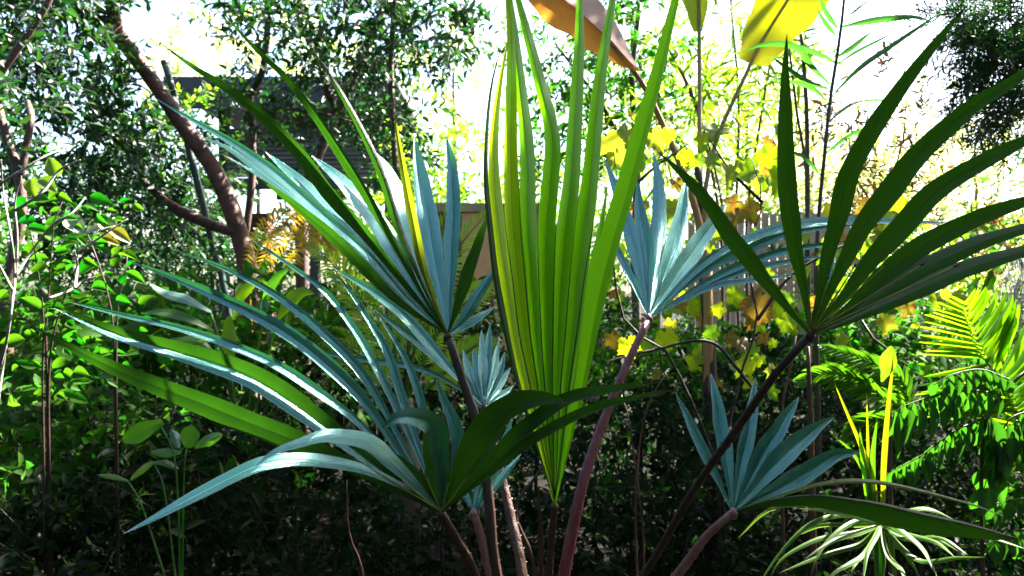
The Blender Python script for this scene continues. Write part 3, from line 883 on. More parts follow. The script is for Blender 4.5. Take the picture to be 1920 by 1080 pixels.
# -- upper left frond
frond((840, 630, 1.18), [(868, 715, 1.17), (898, 805, 1.15), (916, 930, 1.13), (932, 1085, 1.12)], (15, 20), M_DARKP, [
    ('b', [(282, 178), (354, 218), (428, 259), (502, 307), (558, 355), (613, 404), (687, 470), (765, 560)], 0.08, 5, 13, 25, -44),
    ('b', [(367, 253), (428, 278), (502, 330), (576, 389), (632, 441), (740, 545)], 0.09, 8, 11, -36, -44),
    ('b', [(415, 287), (502, 340), (590, 410), (680, 490), (770, 575)], 0.10, 6, 6, -36, -44),
    ('b', [(497, 283), (539, 318), (595, 374), (650, 433), (706, 489), (775, 565)], 0.12, 17, 17, -36, -44, {'tp': 2.3}),
    ('b', [(584, 289), (632, 330), (680, 381), (724, 441), (785, 540)], 0.12, 17, 18, -36, -44, {'tp': 2.3}),
    ('b', [(698, 283), (728, 320), (757, 385), (775, 455), (806, 555)], 0.13, 16, 16, -36, -44, {'tp': 2.3}),
    ('g', [(575, 70), (591, 100), (632, 163), (680, 248), (717, 330), (750, 433), (800, 550)], -0.04, 7, 8, -28, 25),
    ('g', [(410, 12), (440, 50), (487, 100), (539, 148), (595, 222), (650, 307), (687, 367), (743, 463), (800, 565)], -0.08, 8, 9, 28, 20),
    ('g', [(301, 80), (360, 124), (410, 156), (484, 211), (558, 285), (613, 359), (680, 433), (765, 540)], -0.12, 12, 12, 26, 18),
    ('g', [(480, 330), (560, 390), (640, 460), (740, 560)], -0.04, 12, 10, 26, 18),
    ('o', [(738, 205), (746, 255), (757, 320), (772, 400), (790, 490), (818, 575)], -0.06, 9, 9, 25, -25),
    ('b', [(777, 256), (786, 320), (801, 400), (813, 480), (828, 560)], 0.22, 19, 18, 14, -14, {'tp': 2.4, 'bw': .1}),
    ('b', [(838, 256), (846, 320), (849, 400), (846, 480), (842, 560)], 0.20, 15, 13, 52, -8, {'tp': 2.4, 'bw': .1}),
    ('g', [(917, 395), (902, 440), (882, 500), (862, 560)], -0.02, 11, 12, 5, -10),
    ('b', [(934, 498), (905, 538), (872, 590)], 0.04, 12, 10, -12, 40),
    ('b', [(928, 575), (890, 600)], 0.05, 7, 8, 55, 20),
])

# -- small blue frond behind
frond((908, 765, 1.34), [(932, 860, 1.3), (958, 970, 1.25), (980, 1085, 1.2)], (14, 18), M_TANP, [
    ('b', [(622, 499), (640, 510), (707, 550), (773, 607), (840, 685)], 0.10, 9, 11, -1, -42),
    ('b', [(700, 578), (735, 605), (790, 645), (850, 700)], 0.10, 8, 9, 4, -42),
    ('b', [(545, 650), (640, 668), (773, 687), (847, 720)], 0.05, 6, 6, 9, -30),
    ('b', [(850, 672), (868, 708), (888, 740)], 0.10, 8, 8, 44, -8),
    ('b', [(868, 655), (880, 695), (895, 735)], 0.12, 8, 9, 8, -44),
    ('b', [(888, 652), (894, 690), (901, 730)], 0.13, 9, 9, 44, -8),
    ('b', [(903, 618), (905, 660), (907, 715)], 0.14, 9, 9, 8, -44),
    ('b', [(918, 606), (915, 655), (911, 712)], 0.15, 9, 9, 44, -8),
    ('b', [(935, 636), (928, 680), (917, 722)], 0.14, 8, 8, 8, -44),
    ('b', [(947, 660), (937, 694), (921, 732)], 0.13, 8, 8, 44, -8),
    ('b', [(957, 688), (945, 710), (926, 738)], 0.12, 7, 8, 8, -44),
    ('b', [(963, 722), (945, 738)], 0.1, 6, 7, 30, -30),
    ('b', [(962, 745), (940, 752)], 0.1, 5, 5, 30, -30),
])

# -- small low frond between the stalks
frond((888, 962, 1.12), [(905, 1015, 1.12), (921, 1085, 1.12)], (15, 18), M_PINKT, [
    ('b', [(846, 870), (862, 905)], 0.05, 8, 8, -30.0, 30.0),
    ('g', [(880, 846), (884, 900)], 0.05, 11, 10, -15.0, 45.0),
    ('b', [(913, 836), (905, 885)], 0.05, 10, 10, -30.0, 30.0),
    ('b', [(962, 780), (938, 850), (910, 920)], 0.06, 10, 10, -30.0, 30.0),
    ('b', [(978, 850), (945, 890)], 0.06, 8, 8, -30.0, 30.0),
])

# -- right-hand blue frond on the red stalk
frond((1217, 597, 1.20), [(1175, 685, 1.17), (1130, 795, 1.14), (1092, 910, 1.11), (1056, 1085, 1.10)], (13, 20), M_PINK, [
    ('b', [(1800, 419), (1690, 415), (1600, 414), (1500, 420), (1400, 448), (1317, 500)], 0.10, 8, 9, 44, 22),
    ('b', [(1610, 422), (1537, 427), (1470, 440), (1413, 463), (1347, 493), (1280, 540)], 0.10, 9, 9, 44, -20),
    ('b', [(1600, 452), (1530, 460), (1473, 470), (1430, 483), (1347, 517)], 0.05, 7, 8, 46, -15),
    ('b', [(1560, 478), (1480, 490), (1413, 503), (1330, 532)], 0.03, 6, 7, 46, 10),
    ('b', [(1505, 515), (1480, 517), (1427, 523), (1347, 535), (1290, 558)], 0.0, 5, 6, 46, 15),
    ('b', [(1470, 428), (1420, 442), (1383, 458), (1317, 502), (1270, 545)], 0.16, 12, 13, 40, -30),
    ('b', [(1362, 380), (1344, 408), (1309, 460), (1272, 510)], 0.20, 17, 17, 14, -46, {'tp': 2.2}),
    ('b', [(1287, 330), (1278, 404), (1261, 469), (1236, 543)], 0.20, 14, 15, 8, -48, {'tp': 2.3}),
    ('b', [(1226, 285), (1235, 360), (1235, 426), (1229, 491), (1222, 550)], 0.20, 14, 14, -12, 14, {'tp': 2.3}),
    ('b', [(1193, 337), (1202, 404), (1211, 465), (1216, 535)], 0.19, 13, 14, 48, -8, {'tp': 2.3}),
    ('b', [(1132, 293), (1148, 334), (1178, 426), (1198, 508)], 0.19, 12, 12, 10, -14),
    ('b', [(1124, 402), (1160, 475), (1195, 545)], 0.12, 7, 7, 10, -40),
    ('b', [(1158, 466), (1187, 530)], 0.08, 7, 7, 10, -40),
])

# -- lower right blue frond
frond((1375, 960, 0.96), [(1320, 1010, 0.98), (1264, 1085, 1.02)], (15, 22), M_PINKT, [
    ('b', [(1266, 733), (1283, 770), (1313, 830), (1340, 887)], 0.07, 9, 10, 8, -46),
    ('b', [(1332, 698), (1342, 737), (1353, 803), (1364, 870)], 0.10, 13, 13, 6, -48, {'tp': 2.3}),
    ('b', [(1418, 706), (1410, 770), (1394, 853), (1381, 920)], 0.10, 13, 13, 8, -50, {'tp': 2.3}),
    ('b', [(1498, 743), (1467, 793), (1427, 863), (1395, 920)], 0.09, 16, 17, 8, -50, {'tp': 2.2}),
    ('b', [(1564, 782), (1520, 810), (1463, 863), (1410, 920)], 0.08, 17, 19, 16, -46, {'tp': 2.2}),
    ('b', [(1614, 846), (1563, 857), (1497, 895), (1430, 933)], 0.06, 17, 18, 18, -46, {'tp': 2.2}),
    ('o', [(1887, 970), (1813, 943), (1713, 917), (1630, 903), (1547, 907), (1467, 928)], -0.06, 4, 5, 18, 72),
    ('g', [(1914, 1009), (1813, 985), (1713, 961), (1613, 938), (1530, 929), (1447, 938)], -0.12, 36, 4, -35, 62, {'peak': .6}),
])

# -- the upright young leaf in the middle, still half closed: narrow joined pleats
SPEAR = [  # x at rows: y=720, 627, 527, 427, 340, 250, 150, 60, -30 (None = the pleat ends)
    ('g', [972, 950, 930, 919, 911, 913, 924, 948, None], 6), ('y', [986, 964, 950, 935, 926, 927, 939, 955, None], 14), ('y', [1001, 984, 973, 961, 957, 957, 958, 958, 952], 15),
    ('s', [1014, 1004, 997, 991, 990, 986, 975, 963, 951], 15), ('s', [1028, 1026, 1024, 1026, 1033, 1035, 1012, 987, 962], 16), ('s', [1043, 1048, 1053, 1060, 1070, 1076, 1081, 1086, 1089], 17),
    ('s', [1060, 1072, 1083, 1096, 1107, 1114, 1125, 1138, 1152], 17), ('s', [1076, 1091, 1107, 1126, 1140, None, None, None, None], 13), ('s', [1093, 1109, 1129, 1156, 1181, 1206, 1234, 1255, 1276], 18)]
ROWS = [720, 627, 527, 427, 340, 250, 150, 60, -30]
_sp = []
for i, (mk, xs, hw) in enumerate(SPEAR):
    pts = [(x, y) for x, y in zip(xs, ROWS) if x is not None]
    if xs[-1] is not None:
        pts.append((2 * xs[-1] - xs[-2], -140))
    low = [(1040 + (pts[0][0] - 1040) * .42, 850)]
    sg = 1 if i % 2 else -1
    last = i == len(SPEAR) - 1
    _sp.append((mk, (low + pts)[::-1], 0.04 - (.06 if last else 0), hw * (.7 if last else 1), hw * (1.4 if last else 1), -48 if not last else -34, 44 if not last else 12,
                {'bw': .06, 'peak': .40, 'tp': 1.55, 'z0': .003 * sg}))
_spear = frond((1040, 948, 0.95), [(1034, 1020, 0.99), (1030, 1085, 1.03)], (13, 15), M_TANP, _sp, label='upright bright green young frond, still pleated shut')

# dark tubes painting crease shade between the joined pleats of the young leaf
M_FOLD_SHADE = stem_mat('pleat_fold_shade', (0.010, 0.020, 0.003), (0.022, 0.026, 0.005), .6, 60)
for i in range(1, len(SPEAR) - 1):
    xa, xb = SPEAR[i][1], SPEAR[i + 1][1]
    q = [(1040 + ((xa[0] + xb[0]) / 2 - 1040) * .42, 850)] + [((u_ + v_) / 2, y_) for u_, v_, y_ in zip(xa, xb, ROWS) if u_ is not None and v_ is not None and y_ > 290]
    q = [(1040, 935)] + q
    part('fold', tube(spline([P(x_, y_, .951 + .018 * (950 - y_) / 650 - .006) for x_, y_ in q], 24), [.0004, .0010, .0008, .0003], 5), _spear, M_FOLD_SHADE)

# -- dark right-hand frond seen from below
frond((1520, 628, 0.86), [(1455, 700, 0.88), (1385, 800, 0.92), (1300, 920, 0.98), (1203, 1085, 1.05)], (17, 17), M_DARKP, [
    ('g', [(1234, 286), (1310, 357), (1373, 445), (1430, 520), (1487, 590)], -0.10, 15, 16, -8, 14, {'bw': .1}),
    ('g', [(1475, 62), (1472, 133), (1472, 233), (1476, 333), (1481, 393), (1493, 477), (1510, 560)], -0.16, 17, 17, -14, 18, {'bw': .1}),
    ('g', [(1820, 3), (1747, 90), (1680, 177), (1630, 250), (1590, 333), (1573, 405), (1553, 477), (1535, 560)], -0.18, 18, 18, 14, -18, {'bw': .1}),
    ('g', [(2010, 70), (1913, 143), (1813, 207), (1730, 283), (1673, 353), (1623, 415), (1590, 477), (1557, 543)], -0.18, 20, 20, 14, -18, {'bw': .1}),
    ('g', [(2030, 220), (1913, 267), (1830, 310), (1753, 360), (1697, 420), (1640, 480), (1580, 557)], -0.17, 20, 20, 14, -14, {'bw': .1}),
    ('g', [(2030, 345), (1913, 380), (1830, 410), (1747, 452), (1663, 510), (1597, 573)], -0.15, 18, 19, 12, -14, {'bw': .1}),
    ('g', [(2040, 395), (1913, 430), (1813, 464), (1713, 510), (1610, 577)], -0.12, 17, 16, 10, 44, {'bw': .1}),
    ('g', [(2040, 440), (1913, 474), (1813, 503), (1713, 545), (1613, 592)], -0.08, 17, 16, 8, 46, {'bw': .1}),
    ('b', [(1700, 330), (1650, 395), (1600, 460), (1560, 535)], 0.06, 12, 10, 30, -52, {'bw': .1}),
    ('b', [(1598, 330), (1575, 400), (1548, 500)], 0.08, 12, 10, 30, -50, {'bw': .1}),
], ribs=[(1493, 580), (1516, 548), (1553, 520), (1603, 498), (1662, 495), (1730, 495), (1793, 498)], ribd=-.075, label='dark green frond seen from below on a thin dark stalk')
# the young sheath splitting open beside the spear
part('fibre_strip', mesh_np('fibre_strip', *ribbon([P(1016, 1120, 1.0), P(1015, 1040, 0.99), P(1013, 970, 0.98), P(1009, 908, 0.98)], .004, .005, -30, 20, n=18, peak=.3, base_w=.6, wave=.18)), palm, M_TANP)
# ------------------------------------------------------------------ shrubs and undergrowth, left and bottom
M_POLE = stem_mat('green_pole', (0.012, 0.028, 0.030), (0.022, 0.045, 0.045), 0.35, 12, stretch=(1, 1, .2), bump=0.1, spec=.6)
pl = thing('garden_pole', P(400, 540, 4.0) * np.array([1, 1, 0]), 'thin dark green pole leaning behind the bent trunk', 'pole')
_pp = [(308, 116), (350, 262), (404, 478), (424, 560)]
part('shaft', tube(spline([P(x, y, 4.75) for x, y in _pp] + [P(470, 750, 4.75) * np.array([1, 1, 0])], 24), np.array([13, 13]) * KPX * 4.75 / 2, 10), pl, M_POLE)
part('cap', tube(spline([P(307.6, 114.5, 4.75), P(309, 121, 4.75)], 4), np.array([14.5, 14.5]) * KPX * 4.75 / 2, 10), pl, M_POLE)

UND = [  # px, py, d, rx, ry, rd, twigs, leaf l, w, mat, label
    (330, 470, 5.4, 190, 70, .4, 260, .060, .030, ML_DARK, 'dark small-leaved shrub at the foot of the bent trunk'),
    (120, 640, 3.0, 190, 80, .4, 170, .075, .042, ML_MID, 'leafy green shrub left of the long frond tips, in the shade'),
    (420, 620, 3.1, 180, 70, .35, 150, .070, .034, ML_MID, 'dark shrub behind the long bluish leaflets on the left'),
    (100, 830, 2.3, 190, 110, .3, 170, .055, .030, ML_MID, 'low leafy shrub under the lowest long leaflet at far left'),
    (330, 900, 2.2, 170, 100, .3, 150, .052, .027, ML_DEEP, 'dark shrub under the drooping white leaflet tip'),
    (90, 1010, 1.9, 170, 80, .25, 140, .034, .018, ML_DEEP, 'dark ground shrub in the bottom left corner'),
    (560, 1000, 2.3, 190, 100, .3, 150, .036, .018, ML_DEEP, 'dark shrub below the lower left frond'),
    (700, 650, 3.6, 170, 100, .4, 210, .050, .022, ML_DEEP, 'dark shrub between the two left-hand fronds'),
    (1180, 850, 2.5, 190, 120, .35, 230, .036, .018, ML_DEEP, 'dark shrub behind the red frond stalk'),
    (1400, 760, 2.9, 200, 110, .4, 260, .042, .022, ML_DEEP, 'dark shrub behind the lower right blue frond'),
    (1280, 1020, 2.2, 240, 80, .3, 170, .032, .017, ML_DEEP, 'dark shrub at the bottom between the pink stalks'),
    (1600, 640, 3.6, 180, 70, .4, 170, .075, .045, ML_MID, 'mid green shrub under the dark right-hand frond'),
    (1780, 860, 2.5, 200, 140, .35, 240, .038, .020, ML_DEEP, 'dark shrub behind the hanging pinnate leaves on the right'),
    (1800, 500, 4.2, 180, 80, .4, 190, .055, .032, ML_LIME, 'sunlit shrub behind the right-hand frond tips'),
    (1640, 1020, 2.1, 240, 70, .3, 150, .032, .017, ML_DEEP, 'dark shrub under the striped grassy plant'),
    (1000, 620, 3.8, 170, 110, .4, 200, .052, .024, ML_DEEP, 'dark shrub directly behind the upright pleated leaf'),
    (1240, 660, 3.2, 120, 70, .3, 130, .045, .026, ML_MID, 'green shrub behind the red-stalked blue frond'),
    (-330, 560, 3.6, 330, 330, .4, 420, .075, .042, ML_MID, 'leafy shrub standing just beyond the left picture edge'),
    (880, 930, 2.7, 150, 140, .3, 150, .036, .018, ML_DEEP, 'dark shrub behind the cluster of palm stalks'),
]
for i, (px, py, d, rx, ry, rd, n, ll, lw, ml, lb) in enumerate(UND):
    limbs = []
    for q in range(3):
        xx = px + (q - 1) * rx * .35
        limbs.append((to_ground([(xx, py + ry * .6, d), (xx + random.uniform(-20, 20), py, d), (xx + random.uniform(-40, 40), py - ry * .7, d)]), [8, 7, 6, 5, 2]))
    plant('shrub', lb, 'shrub', P(px, 560, d), limbs,
          [B(px, py, d, rx, ry, rd), B(px - rx * .5, py + ry * .4, d + .1, rx * .6, ry * .7, rd), B(px + rx * .5, py + ry * .4, d + .1, rx * .6, ry * .7, rd)],
          n, 11, ll * 3.6, ll, lw, ml, 'ovate', 60, seed=50 + i, group='shrubs of the undergrowth', twr=.0012, bark=M_TWIG)

plant('shrub', 'unseen leafy shrub added just beyond the right picture edge, shading the hanging leaflets', 'shrub', (2.0, 2.1),  # added out of view to shade the lower right plants
      [([(2130, 1600, 2.1), (2150, 1000, 2.1), (2160, 600, 2.1), (2180, 300, 2.1)], [12, 10, 8, 4])],
      [(np.array([1.95, 2.1, 1.15]), np.array([.34, .36, .55])), (np.array([2.0, 2.3, .6]), np.array([.4, .4, .5]))], 230, 12, .18, .07, .036, ML_MID, 'ovate', 0, seed=88, view=False, group='shrubs of the undergrowth')

# far dark layer low down so that no ground shows between the shrubs
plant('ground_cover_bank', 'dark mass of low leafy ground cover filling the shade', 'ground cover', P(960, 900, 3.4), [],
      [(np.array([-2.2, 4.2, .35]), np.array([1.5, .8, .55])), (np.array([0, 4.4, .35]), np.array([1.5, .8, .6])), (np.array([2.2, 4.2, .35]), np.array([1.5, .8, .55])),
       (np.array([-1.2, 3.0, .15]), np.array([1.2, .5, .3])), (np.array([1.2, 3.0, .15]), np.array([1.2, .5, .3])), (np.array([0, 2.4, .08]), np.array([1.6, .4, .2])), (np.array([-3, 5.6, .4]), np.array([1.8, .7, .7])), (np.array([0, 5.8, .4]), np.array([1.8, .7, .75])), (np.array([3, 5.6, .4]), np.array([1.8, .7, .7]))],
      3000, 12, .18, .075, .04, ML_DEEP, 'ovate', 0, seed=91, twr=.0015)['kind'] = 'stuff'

# ovate-leaved shrub at the left
ML_OV = both('leaf_ovate_bright', [(0.007, 0.034, 0.002), (0.015, 0.058, 0.003), (0.034, 0.085, 0.004)], (0.045, 0.24, 0.005), tfac=0.4, rough=0.5, spec=0.10)
M_PALE = leaf_mat('leaf_silvery', [(0.14, 0.19, 0.13), (0.18, 0.22, 0.16)], (0.12, 0.2, 0.08), tfac=.25, island=False, rough=.4)
M_YEL = leaf_mat('leaf_yellow', [(0.12, 0.10, 0.008), (0.16, 0.13, 0.012)], (0.25, 0.22, 0.012), tfac=.45, island=False, rough=.45)
M_YG = leaf_mat('leaf_yellow_green', [(0.05, 0.10, 0.004), (0.08, 0.13, 0.005)], (0.18, 0.30, 0.008), tfac=.5, island=False, rough=.42)
ov = thing('ovate_leaf_shrub', P(85, 700, 1.9) * np.array([1, 1, 0]), 'shrub with oval bright green leaves on dark red stems at left', 'shrub')
STEMS = [[(88, 720), (86, 620), (95, 500), (100, 420), (120, 370)], [(80, 720), (82, 600), (70, 500), (55, 420)], [(92, 700), (120, 560), (160, 470), (185, 430)],
         [(215, 720), (212, 610), (200, 540), (180, 480), (165, 440)], [(218, 720), (222, 560), (240, 500), (240, 470)]]
for s_ in STEMS:
    c = to_ground([(x, y, 1.9) for x, y in s_])
    part('stem', limb(c, [6, 6, 5, 4, 2]), ov, stem_mat('stem_maroon', (0.018, 0.006, 0.005), (0.035, 0.012, 0.010), .6, 20) if 'M_MAROON' not in globals() else M_MAROON)
    M_MAROON = bpy.data.materials['stem_maroon']
LV = [(55, 385, 40), (60, 425, 46), (75, 395, 34), (140, 388, 44), (172, 388, 48), (90, 440, 40), (145, 450, 52), (45, 440, 34), (30, 470, 40), (110, 505, 46), (165, 500, 44), (200, 470, 46),
      (240, 478, 60), (185, 520, 40), (190, 540, 48), (120, 545, 40), (175, 565, 46), (230, 565, 46), (95, 575, 44), (60, 570, 70), (110, 470, 36), (215, 490, 34), (70, 500, 36), (40, 530, 38),
      (150, 590, 40), (205, 600, 44), (55, 625, 50), (30, 590, 60), (170, 640, 50), (185, 655, 44), (125, 620, 36), (250, 640, 44), (130, 420, 34), (100, 365, 36), (30, 400, 40), (20, 360, 36), (12, 430, 40),
      (45, 680, 44), (100, 690, 40), (150, 700, 46), (240, 690, 40), (20, 640, 44), (280, 600, 44), (300, 640, 40), (270, 560, 36), (200, 700, 42), (75, 655, 40), (15, 540, 40), (255, 520, 40)]
UMO = [ul('ovate', ML_OV[1], .3, .2), ul('lance', ML_OV[1], .5, .35), ul('ovate', ML_OV[1], .1, .45), ul('heart', ML_OV[1], .35, .1)]
for (x, y, l) in LV + [(random.gauss(130, 90), random.uniform(370, 760), random.uniform(18, 46)) for _ in range(190)]:
    d = 1.9 + random.uniform(-.12, .3)
    l *= random.choice([.55, .7, .85, 1.0])
    a = random.uniform(-.9, .9) + (0 if x > 110 else math.pi)
    dr = np.array([math.cos(a), random.uniform(-.6, .4), math.sin(a) * .8 + random.uniform(-.35, .3)])
    leaf_obj('leaf', random.choice(UMO), ov, P(x, y, d) - dr * l * KPX * d * .5, dr, np.array([random.uniform(-.8, .8), random.uniform(-1.4, -.3), random.uniform(.1, .8)]), l * KPX * d, l * KPX * d * random.uniform(.42, .66))
for (x, y, l, wd, m_, dr) in [(185, 425, 62, 36, M_PALE, (1, -.2, .35)), (140, 420, 48, 34, M_PALE, (.7, -.2, -.5)), (200, 425, 40, 22, M_YEL, (.8, 0, -.6)), (225, 440, 42, 24, M_YEL, (.8, 0, -.5)),
                              (205, 450, 36, 20, M_YEL, (.9, 0, -.3)), (85, 345, 46, 34, M_YG, (.6, -.2, -.3)), (100, 315, 40, 30, M_YG, (-.2, -.2, .7)), (60, 350, 36, 26, M_YG, (.2, -.1, -.7))]:
    dr = np.array(dr, float)
    leaf_obj('leaf', ul('ovate', m_, .3, .2), ov, P(x, y, 1.95) - nrm(dr) * l * KPX * .9, dr, np.array([0.1, -.8, .6]), l * KPX * 1.95, wd * KPX * 1.95)

# bare pale twigs tangled at the far left
tw = thing('bare_twig_bush', P(20, 700, 1.7) * np.array([1, 1, 0]), 'tangle of bare pale grey twigs at the far left edge', 'bush')
M_PTW = stem_mat('pale_twig', (0.13, 0.12, 0.11), (0.24, 0.22, 0.20), .7, 30)
for s_ in [[(-10, 720), (12, 640), (24, 560), (28, 520), (20, 440), (6, 360), (2, 300)], [(28, 520), (60, 470), (100, 420), (135, 400), (160, 370)], [(24, 545), (0, 500), (-20, 470)], [(30, 525), (32, 440), (28, 380), (40, 330)],
           [(12, 640), (4, 700), (-6, 780)], [(90, 560), (130, 545), (160, 525), (180, 520)], [(150, 470), (195, 440), (240, 410)], [(28, 395), (80, 360), (110, 320), (150, 300)], [(140, 540), (145, 500), (140, 470)],
           [(0, 345), (40, 320), (90, 290), (120, 280)]]:
    part('twig', limb([(x, y, 1.72 + random.uniform(-.05, .08)) for x, y in s_], [5.5, 4.5, 2.5], sides=6), tw, M_PTW)

# strap and paddle leaved plants between the long leaflets
sp = thing('lance_leaf_plant', P(470, 800, 2.3) * np.array([1, 1, 0]), 'plant with broad glossy lance leaves behind the left frond, one leaf upright', 'plant')
def blade(pts, wA, wB, ra, rb, mat, parent, d=2.3, name='leaf', **k):
    g = ribbon([P(q[0], q[1], q[2] if len(q) > 2 else d) for q in pts], wA * KPX * d / max(.4, math.cos(math.radians(ra))), wB * KPX * d / max(.4, math.cos(math.radians(rb))), ra, rb, n=k.pop('n', 18), **k)
    return part(name, mesh_np('blade', *g, crease=True), parent, mat)
M_STRAP = palm_mat('strap_leaf', (0.030, 0.085, 0.012), (0.05, 0.12, 0.015), (0.12, 0.42, 0.012), .4, .33, .55, rib=(.1, .2, .03), edge=(.04, .09, .015))
M_STRAPL = palm_mat('strap_leaf_lime', (0.05, 0.11, 0.006), (0.07, 0.14, 0.007), (0.18, 0.38, 0.006), .45, .36, .5, rib=(.2, .3, .05), edge=(.1, .15, .02))
M_STRAPT = palm_mat('strap_leaf_teal', (0.06, 0.16, 0.12), (0.09, 0.20, 0.15), (0.06, 0.25, 0.06), .2, .3, .8, rib=(.2, .3, .2), edge=(.1, .18, .1))
for pts, a, b, ra, rb, m_ in [
    ([(395, 585), (350, 562), (310, 550), (278, 530)], 9, 9, -50, -30, M_STRAPT), ([(400, 620), (350, 595), (300, 585), (265, 588)], 8, 9, -30, -50, M_STRAP),
    ([(432, 690), (430, 640), (430, 588)], 14, 14, -12, 14, M_STRAPL), ([(520, 600), (540, 570), (565, 548), (590, 550)], 13, 13, -20, 20, M_STRAPL),
    ([(438, 600), (450, 560), (475, 530), (500, 522)], 10, 11, -20, 20, M_STRAPL), ([(495, 590), (500, 555), (520, 520), (545, 500)], 9, 9, -25, 20, M_STRAP),
    ([(490, 600), (496, 575), (502, 550)], 8, 8, -25, 20, M_STRAPT), ([(400, 660), (370, 640), (330, 640), (300, 645)], 10, 10, -40, -10, M_STRAP), ([(300, 690), (340, 660), (380, 640), (400, 600)], 5, 5, -40, -10, M_STRAPL)]:
    blade(pts, a, b, ra, rb, m_, sp, peak=.45, base_w=.25)
for s_ in [[(432, 680), (440, 760), (455, 840)], [(495, 590), (480, 680), (462, 820)], [(400, 600), (430, 720), (452, 830)], [(395, 585), (425, 700), (448, 830)], [(520, 600), (500, 680), (470, 840)]]:
    part('stem', limb([(x, y, 2.3) for x, y in s_] + [(465, 1080, 2.3)], [4, 5, 6], sides=6), sp, M_STRAP)

rp = thing('round_leaf_plant', P(345, 1000, 1.75) * np.array([1, 1, 0]), 'low plant with rounded shaded green leaves under the lowest leaflet', 'plant')
for pts, a, b, ra, rb, m_ in [
    ([(352, 840), (356, 815), (360, 797)], 17, 17, -10, 12, M_STRAP), ([(335, 840), (328, 820), (322, 805)], 9, 9, -30, 20, M_STRAPT), ([(340, 848), (310, 850), (282, 846)], 9, 8, -40, -5, M_STRAP), ([(365, 838), (390, 826), (418, 815)], 11, 11, 10, 40, M_STRAP),
    ([(305, 790), (265, 810), (228, 828)], 18, 17, 10, -15, M_STRAP), ([(245, 900), (262, 885), (290, 865)], 6, 7, 10, 50, M_STRAPL), ([(240, 902), (215, 895), (182, 890)], 5, 5, -50, -20, M_STRAPL), ([(285, 868), (310, 868), (335, 880)], 6, 6, 10, 50, M_STRAP)]:
    blade(pts, a, b, ra, rb, m_, rp, d=1.75, peak=.45, base_w=.3, tp=None) if False else blade(pts, a, b, ra, rb, m_, rp, d=1.75, peak=.45, base_w=.35, tipp=2.6)
for s_ in [[(350, 842), (345, 900)], [(240, 902), (270, 960)], [(300, 795), (330, 880)], [(287, 866), (310, 930)]]:
    part('stem', limb([(x, y, 1.75) for x, y in s_] + [(340, 1180, 1.75)], [3, 4, 5], sides=6), rp, M_STRAP)

# ------------------------------------------------------------------ feathery palms behind the upper left frond
def pinnate(parent, rach, d, n, ll, lw, ang, mat, droop=.25, stem=None, joined=False, prof=None, stalk=0.0, fold=.3, kind='strap', wst=5, face=(0, -1, .25), name='frond', onesided=0):
    """feather leaf: rach = (px,py[,d]) base to tip; ll/lw leaflet length and width px; ang degrees to the rachis"""
    c = spline([P(q[0], q[1], q[2] if len(q) > 2 else d) for q in rach], 40)
    t = tangents(c)
    fr = part(name, tube(c, np.array([wst, wst * .6, 1.2]) * KPX * d / 2, 6), parent, stem or mat)
    um = ul(kind, mat, fold, droop)
    nf = nrm(np.array(face, float))
    geo = []
    for i in range(n):
        s = stalk + (1 - stalk) * (i + .5) / n
        p = np.array([np.interp(s, np.linspace(0, 1, 40), c[:, k]) for k in range(3)])
        tt = nrm(np.array([np.interp(s, np.linspace(0, 1, 40), t[:, k]) for k in range(3)]))
        q = (s - stalk) / (1 - stalk)
        sc = (prof or (lambda x: math.sin(math.pi * min(1, .18 + .82 * x)) ** .6 * (1 - .2 * x)))(q)
        for sg in (-1, 1):
            if onesided and sg != onesided:
                continue
            sd = nrm(np.cross(tt, nf)) * sg
            a = math.radians(ang * random.uniform(.92, 1.08)) * (1 - .35 * q)
            dr = tt * math.cos(a) + sd * math.sin(a) + nf * random.uniform(-.05, .12)
            L = ll * sc * KPX * d * random.uniform(.9, 1.08)
            W = lw * KPX * d * (0.5 + .5 * sc)
            nz = nf + np.random.default_rng(i).normal(size=3) * .12
            if joined:
                yy = nrm(dr)
                z = nrm(nz - yy * (nz @ yy))
                x = np.cross(yy, z)
                mid = p + yy * L * .55
                tip = p + yy * L - np.array([0, 0, droop * L])
                geo.append((np.array([p, mid - x * W / 2, mid + x * W / 2, tip]), [(0, 2, 1), (1, 2, 3)], np.array([[.5, 0], [0, .5], [1, .5], [.5, 1]])))
            else:
                leaf_obj('leaflet', um, fr, p, dr, nz, L, W)
    if joined:
        v, f, u = join_geo(geo)
        part('leaflets', mesh_np('leaflets', v, f, u), fr, mat, 'stuff')
    return fr

